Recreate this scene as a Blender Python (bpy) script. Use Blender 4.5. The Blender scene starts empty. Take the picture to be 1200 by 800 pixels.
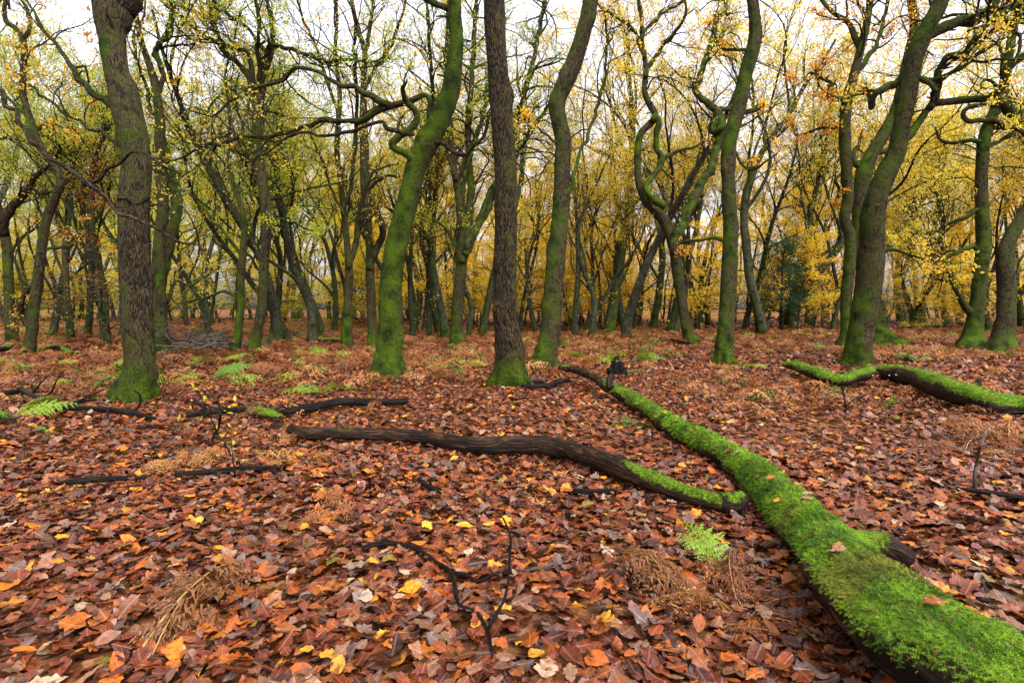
import bpy, math, numpy as np
from math import radians, pi
from mathutils import Vector

RNG = np.random.default_rng(20)
scene = bpy.context.scene
COL = scene.collection

# ------------------------------------------------------------------ numeric helpers
def _hash(ix, iy, iz, seed):
    h = (ix.astype(np.int64) * 374761393 + iy.astype(np.int64) * 668265263 + iz.astype(np.int64) * 2147483647 + seed * 1274126177) & 0xFFFFFFFF
    h = ((h ^ (h >> 13)) * 1274126177) & 0xFFFFFFFF
    h = (h ^ (h >> 16)) & 0xFFFFFFFF
    return h.astype(np.float64) / 4294967295.0

def vnoise(p, seed=0):
    """smooth value noise, p (...,3) -> 0..1"""
    p = np.asarray(p, float)
    f = np.floor(p); t = p - f; t = t * t * (3 - 2 * t)
    i = f.astype(np.int64)
    out = 0
    for dx in (0, 1):
        wx = t[..., 0] if dx else 1 - t[..., 0]
        for dy in (0, 1):
            wy = t[..., 1] if dy else 1 - t[..., 1]
            for dz in (0, 1):
                wz = t[..., 2] if dz else 1 - t[..., 2]
                out = out + wx * wy * wz * _hash(i[..., 0] + dx, i[..., 1] + dy, i[..., 2] + dz, seed)
    return out

def fbm(p, seed=0, octv=3):
    p = np.asarray(p, float); a = 0.5; s = 0; n = 0
    for k in range(octv):
        s = s + a * vnoise(p * (2 ** k), seed + k * 17); n += a; a *= 0.5
    return s / n

def nrm(v):
    return v / (np.linalg.norm(v, axis=-1, keepdims=True) + 1e-9)

def xy3(x, y, z=0.0):
    return np.stack([np.asarray(x, float), np.asarray(y, float), np.full(np.shape(x), z, float)], -1)

def ground_h(x, y):
    x = np.asarray(x, float); y = np.asarray(y, float)
    big = (vnoise(xy3(x * .07 + 3, y * .07 + 9), 5) - .5) * 0.30
    mid = (vnoise(xy3(x * .45 + 31, y * .45 + 7), 6) - .5) * 0.10
    sml = (vnoise(xy3(x * 1.7 + 11, y * 1.7 + 2), 7) - .5) * 0.055
    near = np.clip((np.hypot(x, y) - 1.5) / 10, 0, 1)
    bank = 0.35 * np.clip((y - 14) / 12, 0, 1) * np.clip((-x - 3) / 8, 0, 1)
    return big * near + mid * (0.4 + .6 * near) + sml + bank

# ------------------------------------------------------------------ camera
FPX = 667.0
HOR = 362.0
PITCH = math.atan((400 - HOR) / FPX)
CAMZ = 1.40
CAM = np.array([0, 0, CAMZ])
FWD = np.array([0, math.cos(PITCH), -math.sin(PITCH)])
UPV = np.array([0, math.sin(PITCH), math.cos(PITCH)])
RGT = np.array([1.0, 0, 0])

def ray(px, py):
    return FWD + RGT * ((px - 600) / FPX) + UPV * ((400 - py) / FPX)

def at(px, py, D):
    return CAM + ray(px, py) * D

def on_ground(px, py, lift=0.0, w=0.0):
    """point whose height over the ground is lift + half the width w (pixels)"""
    d = ray(px, py); D = 5.0
    for _ in range(30):
        p = CAM + d * D
        g = float(ground_h(p[0], p[1])) + lift
        D = (CAMZ - g) / (-d[2] + w / (2 * FPX))
        D = min(max(D, 0.5), 140)
    return CAM + d * D, D

cam_data = bpy.data.cameras.new("camera"); cam = bpy.data.objects.new("camera", cam_data); COL.objects.link(cam)
cam.location = CAM; cam.rotation_euler = (pi / 2 - PITCH, 0, 0)
cam_data.sensor_width = 36; cam_data.lens = FPX * 36 / 1200; cam_data.clip_end = 2000; cam_data.clip_start = 0.05
scene.camera = cam

# ------------------------------------------------------------------ light
world = bpy.data.worlds.new("World"); scene.world = world; world.use_nodes = True
nt = world.node_tree
bg = nt.nodes["Background"]
sky = nt.nodes.new("ShaderNodeTexSky"); sky.sky_type = 'NISHITA'; sky.sun_disc = False
SUN_EL, SUN_AZ = radians(52), radians(150)
sky.sun_elevation = SUN_EL; sky.sun_rotation = SUN_AZ
sky.air_density = 1.0; sky.dust_density = 6.0; sky.ozone_density = 1.0
hs = nt.nodes.new("ShaderNodeHueSaturation"); hs.inputs["Saturation"].default_value = 0.10; hs.inputs["Value"].default_value = 1.0
nt.links.new(sky.outputs[0], hs.inputs["Color"]); 
tint = nt.nodes.new("ShaderNodeMix"); tint.data_type = 'RGBA'; tint.blend_type = 'MULTIPLY'; tint.inputs[0].default_value = 1.0
tint.inputs[7].default_value = (.96, .955, 1.06, 1); nt.links.new(hs.outputs[0], tint.inputs[6]); nt.links.new(tint.outputs[2], bg.inputs[0])
bg.inputs[1].default_value = 0.15
sd = bpy.data.lights.new("sun", 'SUN'); sd.energy = 0.6; sd.angle = radians(50); sd.color = (1, .97, .93)
sun = bpy.data.objects.new("sun", sd); COL.objects.link(sun)
sdir = Vector((math.sin(SUN_AZ) * math.cos(SUN_EL), math.cos(SUN_AZ) * math.cos(SUN_EL), math.sin(SUN_EL)))
sun.rotation_euler = sdir.to_track_quat('Z', 'Y').to_euler()
scene.view_settings.view_transform = 'Standard'; scene.view_settings.look = 'None'
scene.view_settings.exposure = 2.0; scene.view_settings.gamma = 1
scene.cycles.use_denoising = True
scene.cycles.max_bounces = 6; scene.cycles.diffuse_bounces = 4; scene.cycles.transmission_bounces = 4; scene.cycles.glossy_bounces = 2
scene.cycles.caustics_reflective = False; scene.cycles.caustics_refractive = False

# ------------------------------------------------------------------ materials
class NT:
    def __init__(s, name):
        s.m = bpy.data.materials.new(name); s.m.use_nodes = True
        s.t = s.m.node_tree; s.t.nodes.clear()
        s.out = s.n("ShaderNodeOutputMaterial")
    def n(s, typ, **kw):
        x = s.t.nodes.new(typ)
        for k, v in kw.items(): setattr(x, k, v)
        return x
    def l(s, a, b): s.t.links.new(a, b)
    def attr(s, name): return s.n("ShaderNodeAttribute", attribute_name=name)
    def mapping(s, vec, scale):
        m = s.n("ShaderNodeMapping"); m.inputs["Scale"].default_value = scale; s.l(vec, m.inputs[0]); return m.outputs[0]
    def noise(s, vec, scale, detail=4, rough=.55, dist=0):
        x = s.n("ShaderNodeTexNoise"); x.inputs["Scale"].default_value = scale; x.inputs["Detail"].default_value = detail
        x.inputs["Roughness"].default_value = rough; x.inputs["Distortion"].default_value = dist
        if vec is not None: s.l(vec, x.inputs["Vector"])
        return x.outputs[0]
    def ramp(s, fac, stops):
        r = s.n("ShaderNodeValToRGB"); e = r.color_ramp.elements
        while len(e) < len(stops): e.new(0.5)
        for k, (p, c) in enumerate(stops):
            e[k].position = p; e[k].color = (*c, 1) if len(c) == 3 else c
        s.l(fac, r.inputs[0]); return r.outputs[0]
    def mix(s, fac, a, b, blend='MIX'):
        x = s.n("ShaderNodeMix", data_type='RGBA', blend_type=blend)
        for sock, v in ((x.inputs[0], fac), (x.inputs[6], a), (x.inputs[7], b)):
            if isinstance(v, (int, float)): sock.default_value = v
            elif isinstance(v, tuple): sock.default_value = (*v, 1)
            else: s.l(v, sock)
        return x.outputs[2]
    def math(s, op, a, b=0.0, clamp=False):
        x = s.n("ShaderNodeMath", operation=op, use_clamp=clamp)
        for sock, v in ((x.inputs[0], a), (x.inputs[1], b)):
            if isinstance(v, (int, float)): sock.default_value = v
            else: s.l(v, sock)
        return x.outputs[0]
    def maprange(s, v, a, b, c=0, d=1):
        x = s.n("ShaderNodeMapRange", interpolation_type='SMOOTHSTEP'); s.l(v, x.inputs[0])
        for i, k in enumerate((a, b, c, d)): x.inputs[1 + i].default_value = k
        return x.outputs[0]
    def bump(s, h, strength, dist, normal=None):
        b = s.n("ShaderNodeBump"); b.inputs["Strength"].default_value = strength; b.inputs["Distance"].default_value = dist
        s.l(h, b.inputs["Height"])
        if normal is not None: s.l(normal, b.inputs["Normal"])
        return b.outputs[0]
    def principled(s, col, rough, normal=None, spec=.5, **kw):
        p = s.n("ShaderNodeBsdfPrincipled")
        for sock, v in ((p.inputs["Base Color"], col), (p.inputs["Roughness"], rough), (p.inputs["Specular IOR Level"], spec)):
            if isinstance(v, (int, float)): sock.default_value = v
            elif isinstance(v, tuple): sock.default_value = (*v, 1)
            else: s.l(v, sock)
        if normal is not None: s.l(normal, p.inputs["Normal"])
        return p
    def done(s, shader): s.l(shader, s.out.inputs[0]); return s.m

def mat_bark(name, dark, light, algae, mossA, mossB, fine=1.0):
    k = NT(name)
    tc = k.attr("tc").outputs["Vector"]
    warp = k.n("ShaderNodeVectorMath", operation='ADD'); k.l(tc, warp.inputs[0])
    wn = k.n("ShaderNodeTexNoise"); wn.inputs["Scale"].default_value = 9; k.l(tc, wn.inputs["Vector"])
    wsc = k.n("ShaderNodeVectorMath", operation='SCALE'); k.l(wn.outputs["Color"], wsc.inputs[0]); wsc.inputs["Scale"].default_value = .05
    k.l(wsc.outputs[0], warp.inputs[1])
    st = k.mapping(warp.outputs[0], (1, 1, .17))
    vo = k.n("ShaderNodeTexVoronoi", feature='DISTANCE_TO_EDGE'); vo.inputs["Scale"].default_value = 40 * fine; k.l(st, vo.inputs["Vector"])
    crack = k.maprange(vo.outputs["Distance"], .0, .32)
    ridg0 = k.noise(st, 34 * fine, 4, .65, .3)
    rg2 = k.math('MULTIPLY', k.math('ABSOLUTE', k.math('SUBTRACT', k.noise(st, 22 * fine, 5, .7, .5), .5)), 3.2)
    ridg = k.math('ADD', k.math('MULTIPLY', crack, .26), k.math('ADD', k.math('MULTIPLY', ridg0, .42), k.math('MULTIPLY', rg2, .45)))
    big = k.noise(tc, 3.0, 3)
    fine_n = k.noise(tc, 110, 3, .6)
    c = k.ramp(ridg, [(.30, dark), (.55, tuple(.5 * (a + b) for a, b in zip(dark, light))), (.86, light)])
    lich = k.maprange(k.math('ADD', k.noise(tc, 6, 4, .65), k.math('MULTIPLY', k.attr("moss").outputs["Fac"], .5)), .46, .72)
    c = k.mix(k.math('MULTIPLY', lich, .7), c, algae)
    mn = k.math('ADD', k.math('MULTIPLY', k.noise(tc, 6, 4, .6), .6), k.math('MULTIPLY', k.noise(tc, 34, 5, .7), .4))
    moss = k.math('ADD', k.attr("moss").outputs["Fac"], k.math('MULTIPLY', k.math('SUBTRACT', mn, .5), 2.2))
    mf = k.maprange(moss, .26, .50)
    mc = k.mix(k.maprange(k.noise(tc, 60, 5, .75), .38, .62), mossA, mossB)
    mc = k.mix(k.maprange(big, .35, .7), mc, tuple(.62 * x for x in mossA))
    c = k.mix(mf, c, mc)
    hb = k.math('ADD', k.math('MULTIPLY', ridg, 1.0), k.math('MULTIPLY', fine_n, .25))
    hm = k.math('ADD', k.math('MULTIPLY', mn, 1.2), k.math('MULTIPLY', k.noise(tc, 130, 2, .6), .6))
    hh = k.n("ShaderNodeMix", data_type='FLOAT'); k.l(mf, hh.inputs[0]); k.l(hb, hh.inputs[2]); k.l(hm, hh.inputs[3])
    nb = k.bump(hh.outputs[0], 1.0, .05)
    return k.done(k.principled(c, .88, nb, .10).outputs[0])

M_BARK = mat_bark("oak_bark", (.005, .0036, .0018), (.108, .074, .034), (.050, .052, .010), (.010, .021, .0007), (.076, .122, .0018))
M_FAR = mat_bark("wood_bark", (.008, .007, .004), (.066, .056, .032), (.070, .082, .036), (.014, .025, .002), (.072, .100, .006), .7)

def mat_log(name, dark, mid, light, spec=.2):
    k = NT(name)
    tc = k.attr("tc").outputs["Vector"]
    st = k.mapping(tc, (1, 1, .07))
    fib0 = k.noise(st, 55, 5, .65, .6)
    gr = k.math('MULTIPLY', k.math('ABSOLUTE', k.math('SUBTRACT', k.noise(k.mapping(tc, (1, 1, .16)), 16, 4, .6, .8), .5)), 3.0)
    fib = k.math('ADD', k.math('MULTIPLY', fib0, .62), k.math('MULTIPLY', gr, .42))
    bl = k.noise(k.mapping(tc, (1, 1, .45)), 7, 5, .65)
    c = k.ramp(fib, [(.33, dark), (.52, mid), (.72, light)])
    c = k.mix(k.maprange(bl, .42, .66, 0, .85), c, tuple(.6 * x for x in dark))
    mn = k.noise(tc, 30, 5, .65)
    moss = k.math('ADD', k.attr("moss").outputs["Fac"], k.math('MULTIPLY', k.math('SUBTRACT', mn, .5), .8))
    mf = k.maprange(moss, .44, .60)
    mc = k.mix(k.maprange(k.noise(tc, 60, 4, .7), .35, .68), (.022, .048, .002), (.11, .19, .006))  # moss coloured darker than the shoots, painting shade into the gaps between them
    c = k.mix(mf, c, mc)
    hh = k.n("ShaderNodeMix", data_type='FLOAT'); k.l(mf, hh.inputs[0]); k.l(fib, hh.inputs[2]); k.l(mn, hh.inputs[3])
    r = k.n("ShaderNodeMix", data_type='FLOAT'); k.l(mf, r.inputs[0]); r.inputs[2].default_value = .5; r.inputs[3].default_value = .9
    return k.done(k.principled(c, r.outputs[0], k.bump(hh.outputs[0], 1.0, .05), spec).outputs[0])
M_LOG = mat_log("wet_dead_wood", (.008, .0045, .0025), (.058, .027, .011), (.165, .078, .030), .10)
M_STICK = mat_log("wet_dark_stick", (.004, .003, .0024), (.018, .012, .008), (.058, .040, .026), .10)
M_TWIG = mat_log("grey_twig", (.05, .04, .03), (.12, .09, .065), (.22, .17, .12))

def mat_leaf(name, trans=.45, rough=.5):
    k = NT(name)
    c = k.attr("col").outputs["Color"]
    d = k.principled(c, rough, None, .35)
    t = k.n("ShaderNodeBsdfTranslucent")
    bright = k.mix(1.0, c, (1.25, 1.15, .8), 'MULTIPLY'); k.l(bright, t.inputs[0])
    m = k.n("ShaderNodeMixShader"); m.inputs[0].default_value = trans
    k.l(d.outputs[0], m.inputs[1]); k.l(t.outputs[0], m.inputs[2])
    return k.done(m.outputs[0])
M_LEAF = mat_leaf("autumn_leaf", .66)
M_FERN = mat_leaf("fern_frond", .3, .6)

def mat_moss():
    k = NT("feather_moss")
    c = k.attr("col").outputs["Color"]
    d = k.principled(c, .75, None, .25); t = k.n("ShaderNodeBsdfTranslucent"); k.l(c, t.inputs[0])
    m = k.n("ShaderNodeMixShader"); m.inputs[0].default_value = .35
    k.l(d.outputs[0], m.inputs[1]); k.l(t.outputs[0], m.inputs[2]); return k.done(m.outputs[0])
M_MOSS = mat_moss()

def mat_litter():
    k = NT("wet_leaf_litter")
    col = k.attr("col").outputs["Color"]
    tc = k.attr("tc")
    sx = k.n("ShaderNodeSeparateXYZ"); k.l(tc.outputs["Vector"], sx.inputs[0])
    geo = k.n("ShaderNodeNewGeometry")
    u, v, seed = sx.outputs[0], sx.outputs[1], sx.outputs[2]
    av = k.math('ABSOLUTE', v)
    mid = k.maprange(av, .015, .05, 1, 0)
    ph = k.math('SUBTRACT', k.math('MULTIPLY', u, 7.0), k.math('MULTIPLY', av, 5.0))
    side = k.math('ABSOLUTE', k.math('SUBTRACT', k.math('FRACT', ph), .5))
    side = k.maprange(side, .0, .09, .6, 0)
    vein = k.math('MAXIMUM', mid, side)
    n1 = k.noise(geo.outputs["Position"], 38, 4, .6)
    n2 = k.noise(geo.outputs["Position"], 210, 2, .6)
    c = k.mix(k.maprange(n1, .35, .68, 0, .7), col, k.mix(1.0, col, (.34, .28, .26), 'MULTIPLY'))
    c = k.mix(k.maprange(n2, .62, .72, 0, .6), c, (.02, .010, .006))
    c = k.mix(k.math('MULTIPLY', vein, .30), c, k.mix(.5, col, (.34, .20, .11)))
    bk = k.mix(.35, c, (.20, .13, .095))
    c = k.mix(k.math('MULTIPLY', geo.outputs["Backfacing"], .5), c, bk)
    h = k.math('ADD', k.math('MULTIPLY', vein, .5), k.math('MULTIPLY', n1, .6))
    rg = k.maprange(k.noise(geo.outputs["Position"], 14, 2), .35, .65, .22, .55)
    p = k.principled(c, rg, k.bump(h, .6, .006), .30)
    t = k.n("ShaderNodeBsdfTranslucent"); k.l(c, t.inputs[0])
    m = k.n("ShaderNodeMixShader"); m.inputs[0].default_value = .10
    k.l(p.outputs[0], m.inputs[1]); k.l(t.outputs[0], m.inputs[2])
    return k.done(m.outputs[0])
M_LITTER = mat_litter()

def mat_ground():
    k = NT("forest_soil")
    pos = k.n("ShaderNodeNewGeometry").outputs["Position"]
    v = k.n("ShaderNodeTexVoronoi"); v.inputs["Scale"].default_value = 16; k.l(pos, v.inputs["Vector"])
    sp = k.n("ShaderNodeSeparateColor"); k.l(v.outputs["Color"], sp.inputs[0])
    c = k.ramp(sp.outputs[0], [(0, (.012, .005, .003)), (.35, (.05, .015, .005)), (.6, (.10, .030, .009)), (.8, (.15, .055, .016)), (1, (.18, .09, .045))])
    big = k.noise(pos, .35, 4)
    c = k.mix(k.maprange(big, .4, .65, 0, .5), c, (.20, .10, .035))
    c = k.mix(k.maprange(k.noise(pos, 1.3, 4, .6), .60, .72, 0, .5), c, (.09, .11, .02))
    h = k.math('ADD', v.outputs["Distance"], k.noise(pos, 30, 4))
    return k.done(k.principled(c, .9, k.bump(h, .8, .03), .03).outputs[0])
M_GROUND = mat_ground()

def mat_plain(name, a, b, scale=30, rough=.7):
    k = NT(name); tc = k.n("ShaderNodeTexCoord").outputs["Object"]
    n = k.noise(tc, scale, 4)
    return k.done(k.principled(k.mix(k.maprange(n, .35, .65), a, b), rough, k.bump(n, .6, .02), .05).outputs[0])
M_FUNGUS = mat_plain("pale_fungus", (.45, .42, .36), (.62, .58, .52), 40)
M_CHAR = mat_plain("blackened_wood", (.002, .002, .002), (.010, .008, .006), 25, .75)

# ------------------------------------------------------------------ mesh building
class Geo:
    """collects vertices / faces / point attributes of one mesh"""
    def __init__(s): s.V = []; s.Q = []; s.T = []; s.tc = []; s.moss = []; s.col = []; s.n = 0
    def add(s, V, quads=None, tris=None, tc=None, moss=None, col=None):
        V = np.asarray(V, np.float32).reshape(-1, 3); N = len(V)
        s.V.append(V)
        if quads is not None and len(quads): s.Q.append(np.asarray(quads, np.int64) + s.n)
        if tris is not None and len(tris): s.T.append(np.asarray(tris, np.int64) + s.n)
        s.tc.append(np.zeros((N, 3), np.float32) if tc is None else np.asarray(tc, np.float32).reshape(-1, 3))
        s.moss.append(np.zeros(N, np.float32) if moss is None else np.broadcast_to(np.asarray(moss, np.float32).reshape(-1), (N,)))
        c = np.ones((N, 4), np.float32)
        if col is not None: c[:, :3] = np.asarray(col, np.float32).reshape(-1, 3)
        s.col.append(c); s.n += N
    def mesh(s, name, mat, smooth=True, origin=None, kinds=("tc", "moss", "col")):
        V = np.concatenate(s.V)
        if origin is not None: V = V - np.asarray(origin, np.float32)
        Q = np.concatenate(s.Q) if s.Q else np.zeros((0, 4), np.int64)
        T = np.concatenate(s.T) if s.T else np.zeros((0, 3), np.int64)
        me = bpy.data.meshes.new(name)
        me.vertices.add(len(V)); me.vertices.foreach_set("co", V.ravel())
        me.loops.add(Q.size + T.size)
        me.loops.foreach_set("vertex_index", np.concatenate([Q.ravel(), T.ravel()]).astype(np.int32))
        nP = len(Q) + len(T); me.polygons.add(nP)
        st = np.concatenate([np.arange(len(Q)) * 4, Q.size + np.arange(len(T)) * 3]).astype(np.int32)
        me.polygons.foreach_set("loop_start", st)
        me.polygons.foreach_set("use_smooth", np.full(nP, smooth, bool))
        if "tc" in kinds: me.attributes.new("tc", 'FLOAT_VECTOR', 'POINT').data.foreach_set("vector", np.concatenate(s.tc).ravel())
        if "moss" in kinds: me.attributes.new("moss", 'FLOAT', 'POINT').data.foreach_set("value", np.concatenate(s.moss).astype(np.float32))
        if "col" in kinds: me.attributes.new("col", 'FLOAT_COLOR', 'POINT').data.foreach_set("color", np.concatenate(s.col).ravel())
        me.materials.append(mat); me.update(calc_edges=True)
        return me

def link(name, data, parent=None, **props):
    o = bpy.data.objects.new(name, data); COL.objects.link(o)
    if parent is not None: o.parent = parent
    for k, v in props.items(): o[k] = v
    return o

def thing(name, label, cat, loc, group=None):
    o = bpy.data.objects.new(name, None); COL.objects.link(o)
    o.location = loc; o.empty_display_size = .2
    o["label"] = label; o["category"] = cat
    if group: o["group"] = group
    return o

def frames(pts):
    """parallel-transported frames of one polyline"""
    t = nrm(np.gradient(pts, axis=0)); n = len(pts)
    ref = np.array([0, -1.0, 0]) if abs(t[0][1]) < .9 else np.array([0, 0, 1.0])
    U = np.zeros_like(pts); u = nrm(ref - t[0] * np.dot(ref, t[0]))
    for i in range(n):
        u = u - t[i] * np.dot(u, t[i]); u = u / (np.linalg.norm(u) + 1e-9); U[i] = u
    return t, U, np.cross(t, U)

def catmull(P, step):
    """P (n,k) control points (first 3 columns are position) -> resampled about every step"""
    P = np.asarray(P, float); n = len(P)
    if n < 3:
        L = np.linalg.norm(P[1, :3] - P[0, :3]); m = max(2, int(L / step))
        return P[0] + (P[1] - P[0]) * np.linspace(0, 1, m + 1)[:, None]
    E = np.vstack([2 * P[0] - P[1], P, 2 * P[-1] - P[-2]]); out = []
    for i in range(n - 1):
        p0, p1, p2, p3 = E[i:i + 4]
        m = max(2, int(np.linalg.norm((p2 - p1)[:3]) / step))
        t = (np.arange(m) / m)[:, None]
        out.append(.5 * ((2 * p1) + (-p0 + p2) * t + (2 * p0 - 5 * p1 + 4 * p2 - p3) * t * t + (-p0 + 3 * p1 - 3 * p2 + p3) * t ** 3))
    out.append(P[-1:]); R = np.vstack(out)
    R[:, 3:] = np.maximum(R[:, 3:], P[:, 3:].min(0))
    return R

def grid_faces(n, m):
    i = np.arange(n - 1)[:, None]; j = np.arange(m)[None, :]; j2 = (j + 1) % m
    return np.stack(np.broadcast_arrays(i * m + j, i * m + j2, (i + 1) * m + j2, (i + 1) * m + j), -1).reshape(-1, 4)

def hi_tube(g, pts, rad, m=28, ridge=.05, lump=.10, flare=0.0, moss=(0, 0, 0, 0), mossdir=(-.7, -.3), seed=0, base_z=0.0, cap=True, ell=None, flat=0):
    """one detailed tube (trunk, limb, log) with bark relief; moss = (all over, at the foot, on upper sides, on one side)"""
    n = len(pts); t, U, W = frames(pts)
    s = np.concatenate([[0], np.cumsum(np.linalg.norm(np.diff(pts, axis=0), axis=1))])
    th = np.linspace(0, 2 * pi, m, endpoint=False)
    ct, sn = np.cos(th), np.sin(th)
    N = U[:, None, :] * ct[None, :, None] + W[:, None, :] * sn[None, :, None]
    R = np.repeat(rad[:, None], m, 1)
    tc = np.stack([R * ct, R * sn, np.repeat(s[:, None], m, 1)], -1) + seed * 3.17
    q = tc / np.maximum(rad[:, None, None], .02)
    lum = fbm(np.stack([q[..., 0] * .9, q[..., 1] * .9, tc[..., 2] * 1.6 ], -1), seed) - .5
    rid = fbm(np.stack([tc[..., 0] * 28, tc[..., 1] * 28, tc[..., 2] * 3.5], -1), seed + 5) - .5
    Rr = R * (1 + lump * 2 * lum) + np.minimum(ridge * 2 * rid, .3) * np.minimum(R, .25)
    br_ = np.random.default_rng(seed + 4000)
    for _ in range(int(min(s[-1] * 1.6, 16))):
        s0, t0_, am, sz = br_.uniform(.05, .98) * s[-1], br_.uniform(0, 2 * pi), br_.uniform(.08, .30), br_.uniform(.05, .16) + rad.mean() * .3
        Rr *= 1 + am * np.exp(-((s[:, None] - s0) / sz) ** 2 - ((np.angle(np.exp(1j * (th[None] - t0_)))) / .55) ** 2)
    if flare:
        k = 5 + seed % 3
        ph = seed * 1.3
        z = pts[:, 2] - base_z
        Rr *= 1 + flare * np.exp(-np.maximum(z, 0) / .24)[:, None] * (.40 + .85 * np.clip(np.cos(k * th + ph + .9 * np.sin(2 * th + ph)), -.45, 1)[None, :])
    if ell is not None: Rr *= ell(s, th, N)
    V = pts[:, None, :] + N * Rr[..., None]
    zz = V[..., 2] - base_z
    m0 = moss[0] if np.isscalar(moss[0]) else np.asarray(moss[0])[:, None]
    mo = m0 + moss[1] * np.exp(-np.maximum(zz, 0) / .55) + moss[2] * np.clip(N[..., 2], -.4, 1) + moss[3] * (N[..., 0] * mossdir[0] + N[..., 1] * mossdir[1])
    mo = mo + .9 * (fbm(tc * np.array([2.2, 2.2, 1.3]), seed + 9) - .5)
    F = grid_faces(n, m); tr = []
    VV = V.reshape(-1, 3); TC = tc.reshape(-1, 3); MO = mo.reshape(-1)
    if cap:
        VV = np.vstack([VV, pts[0] - t[0] * rad[0] * .15, pts[-1] + t[-1] * rad[-1] * .3])
        TC = np.vstack([TC, tc[0].mean(0), tc[-1].mean(0)]); MO = np.append(MO, [mo[0].mean() - .3, mo[-1].mean() - .3])
        a = np.arange(m); b = (a + 1) % m; c0, c1 = n * m, n * m + 1; o = (n - 1) * m
        tr = np.vstack([np.stack([b, a, np.full(m, c0)], 1), np.stack([o + a, o + b, np.full(m, c1)], 1)])
    g.add(VV, F, tr, TC, MO)
    return dict(V=V, N=N, s=s, moss=mo, t=t, pts=pts, rad=rad)

def batch_tubes(g, P, R, m, moss=0.1, mossup=.45, seed=0):
    """many equal-length polylines P (B,n,3), R (B,n) as plain tubes"""
    B, n, _ = P.shape
    t = nrm(np.gradient(P, axis=1))
    mean = np.abs(nrm(P[:, -1] - P[:, 0]))
    ref = np.eye(3)[np.argmin(mean, axis=1)][:, None, :]
    U = nrm(np.cross(t, ref)); W = np.cross(t, U)
    th = np.linspace(0, 2 * pi, m, endpoint=False)
    N = U[:, :, None, :] * np.cos(th)[:, None] + W[:, :, None, :] * np.sin(th)[:, None]
    V = P[:, :, None, :] + N * R[:, :, None, None]
    s = np.concatenate([np.zeros((B, 1)), np.cumsum(np.linalg.norm(np.diff(P, axis=1), axis=2), axis=1)], 1)
    tc = np.stack([R[:, :, None] * np.cos(th) + P[:, :1, None, 0], R[:, :, None] * np.sin(th) + P[:, :1, None, 1], np.repeat(s[:, :, None], m, 2) + P[:, :1, None, 2]], -1)
    mo = moss + mossup * N[..., 2] + .5 * (vnoise(tc * 2.0, seed) - .5)
    F = (grid_faces(n, m)[None] + (np.arange(B) * n * m)[:, None, None]).reshape(-1, 4)
    g.add(V, F, None, tc, mo)

def grow(rng, S, D, L, R, n, wig, up, tip=.35, damp=.6):
    """grow B branches at once: returns points (B,n,3), radii (B,n)"""
    B = len(S); P = np.zeros((B, n, 3)); P[:, 0] = S; d = nrm(D); w = np.zeros((B, 3))
    for i in range(1, n):
        w = damp * w + wig * rng.normal(size=(B, 3))
        d = nrm(d + w + np.array([0, 0, 1.0]) * up)
        P[:, i] = P[:, i - 1] + d * (L / (n - 1))[:, None]
    tt = np.linspace(0, 1, n)[None, :]
    return P, R[:, None] * (1 - (1 - tip) * tt)

def kids(rng, P, R, k, t0, t1, a0, a1, up=0.0, flat=0.0):
    """k children on each branch: start, direction, parent radius there, position along the parent"""
    B, n, _ = P.shape
    tt = t0 + (t1 - t0) * ((np.arange(k)[None, :] + rng.random((B, k))) / k)
    f = tt * (n - 1); i = np.minimum(f.astype(int), n - 2); fr = (f - i)[..., None]
    b = np.arange(B)[:, None]
    S = P[b, i] * (1 - fr) + P[b, i + 1] * fr
    T = nrm(P[b, i + 1] - P[b, i])
    rr = R[b, i]
    rnd = rng.normal(size=T.shape)
    if flat: rnd[..., 2] *= (1 - flat)
    Nn = nrm(rnd - T * (rnd * T).sum(-1, keepdims=True))
    a = rng.uniform(a0, a1, size=tt.shape)[..., None]
    D = T * np.cos(a) + Nn * np.sin(a); D[..., 2] += up
    if flat: D[..., 2] *= (1 - flat)
    return S.reshape(-1, 3), nrm(D.reshape(-1, 3)), rr.reshape(-1), tt.reshape(-1)

PAL = {
    'green':  [(.20, .34, .02), (.27, .38, .025), (.34, .42, .025), (.40, .46, .03), (.15, .27, .018)],
    'lime':   [(.32, .40, .035), (.40, .46, .05), (.48, .50, .06), (.26, .34, .03), (.52, .48, .06)],
    'yellow': [(.68, .56, .04), (.74, .60, .07), (.66, .51, .035), (.60, .56, .05), (.72, .48, .04)],
    'gold':   [(.72, .47, .04), (.74, .53, .07), (.68, .37, .035), (.60, .28, .035), (.76, .57, .09)],
    'orange': [(.60, .22, .02), (.64, .28, .025), (.48, .15, .018), (.40, .12, .02), (.70, .36, .03)],
    'rust':   [(.26, .08, .02), (.32, .12, .02), (.20, .06, .018), (.36, .17, .03)],
}
def palette(rng, names, n):
    out = np.zeros((n, 3)); ks = list(names.items()); w = np.array([v for _, v in ks], float); w /= w.sum()
    pick = rng.choice(len(ks), n, p=w)
    for q, (nm, _) in enumerate(ks):
        A = np.array(PAL[nm]); msk = pick == q
        out[msk] = A[rng.integers(0, len(A), msk.sum())]
    return out * rng.uniform(.75, 1.2, (n, 1))

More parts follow.
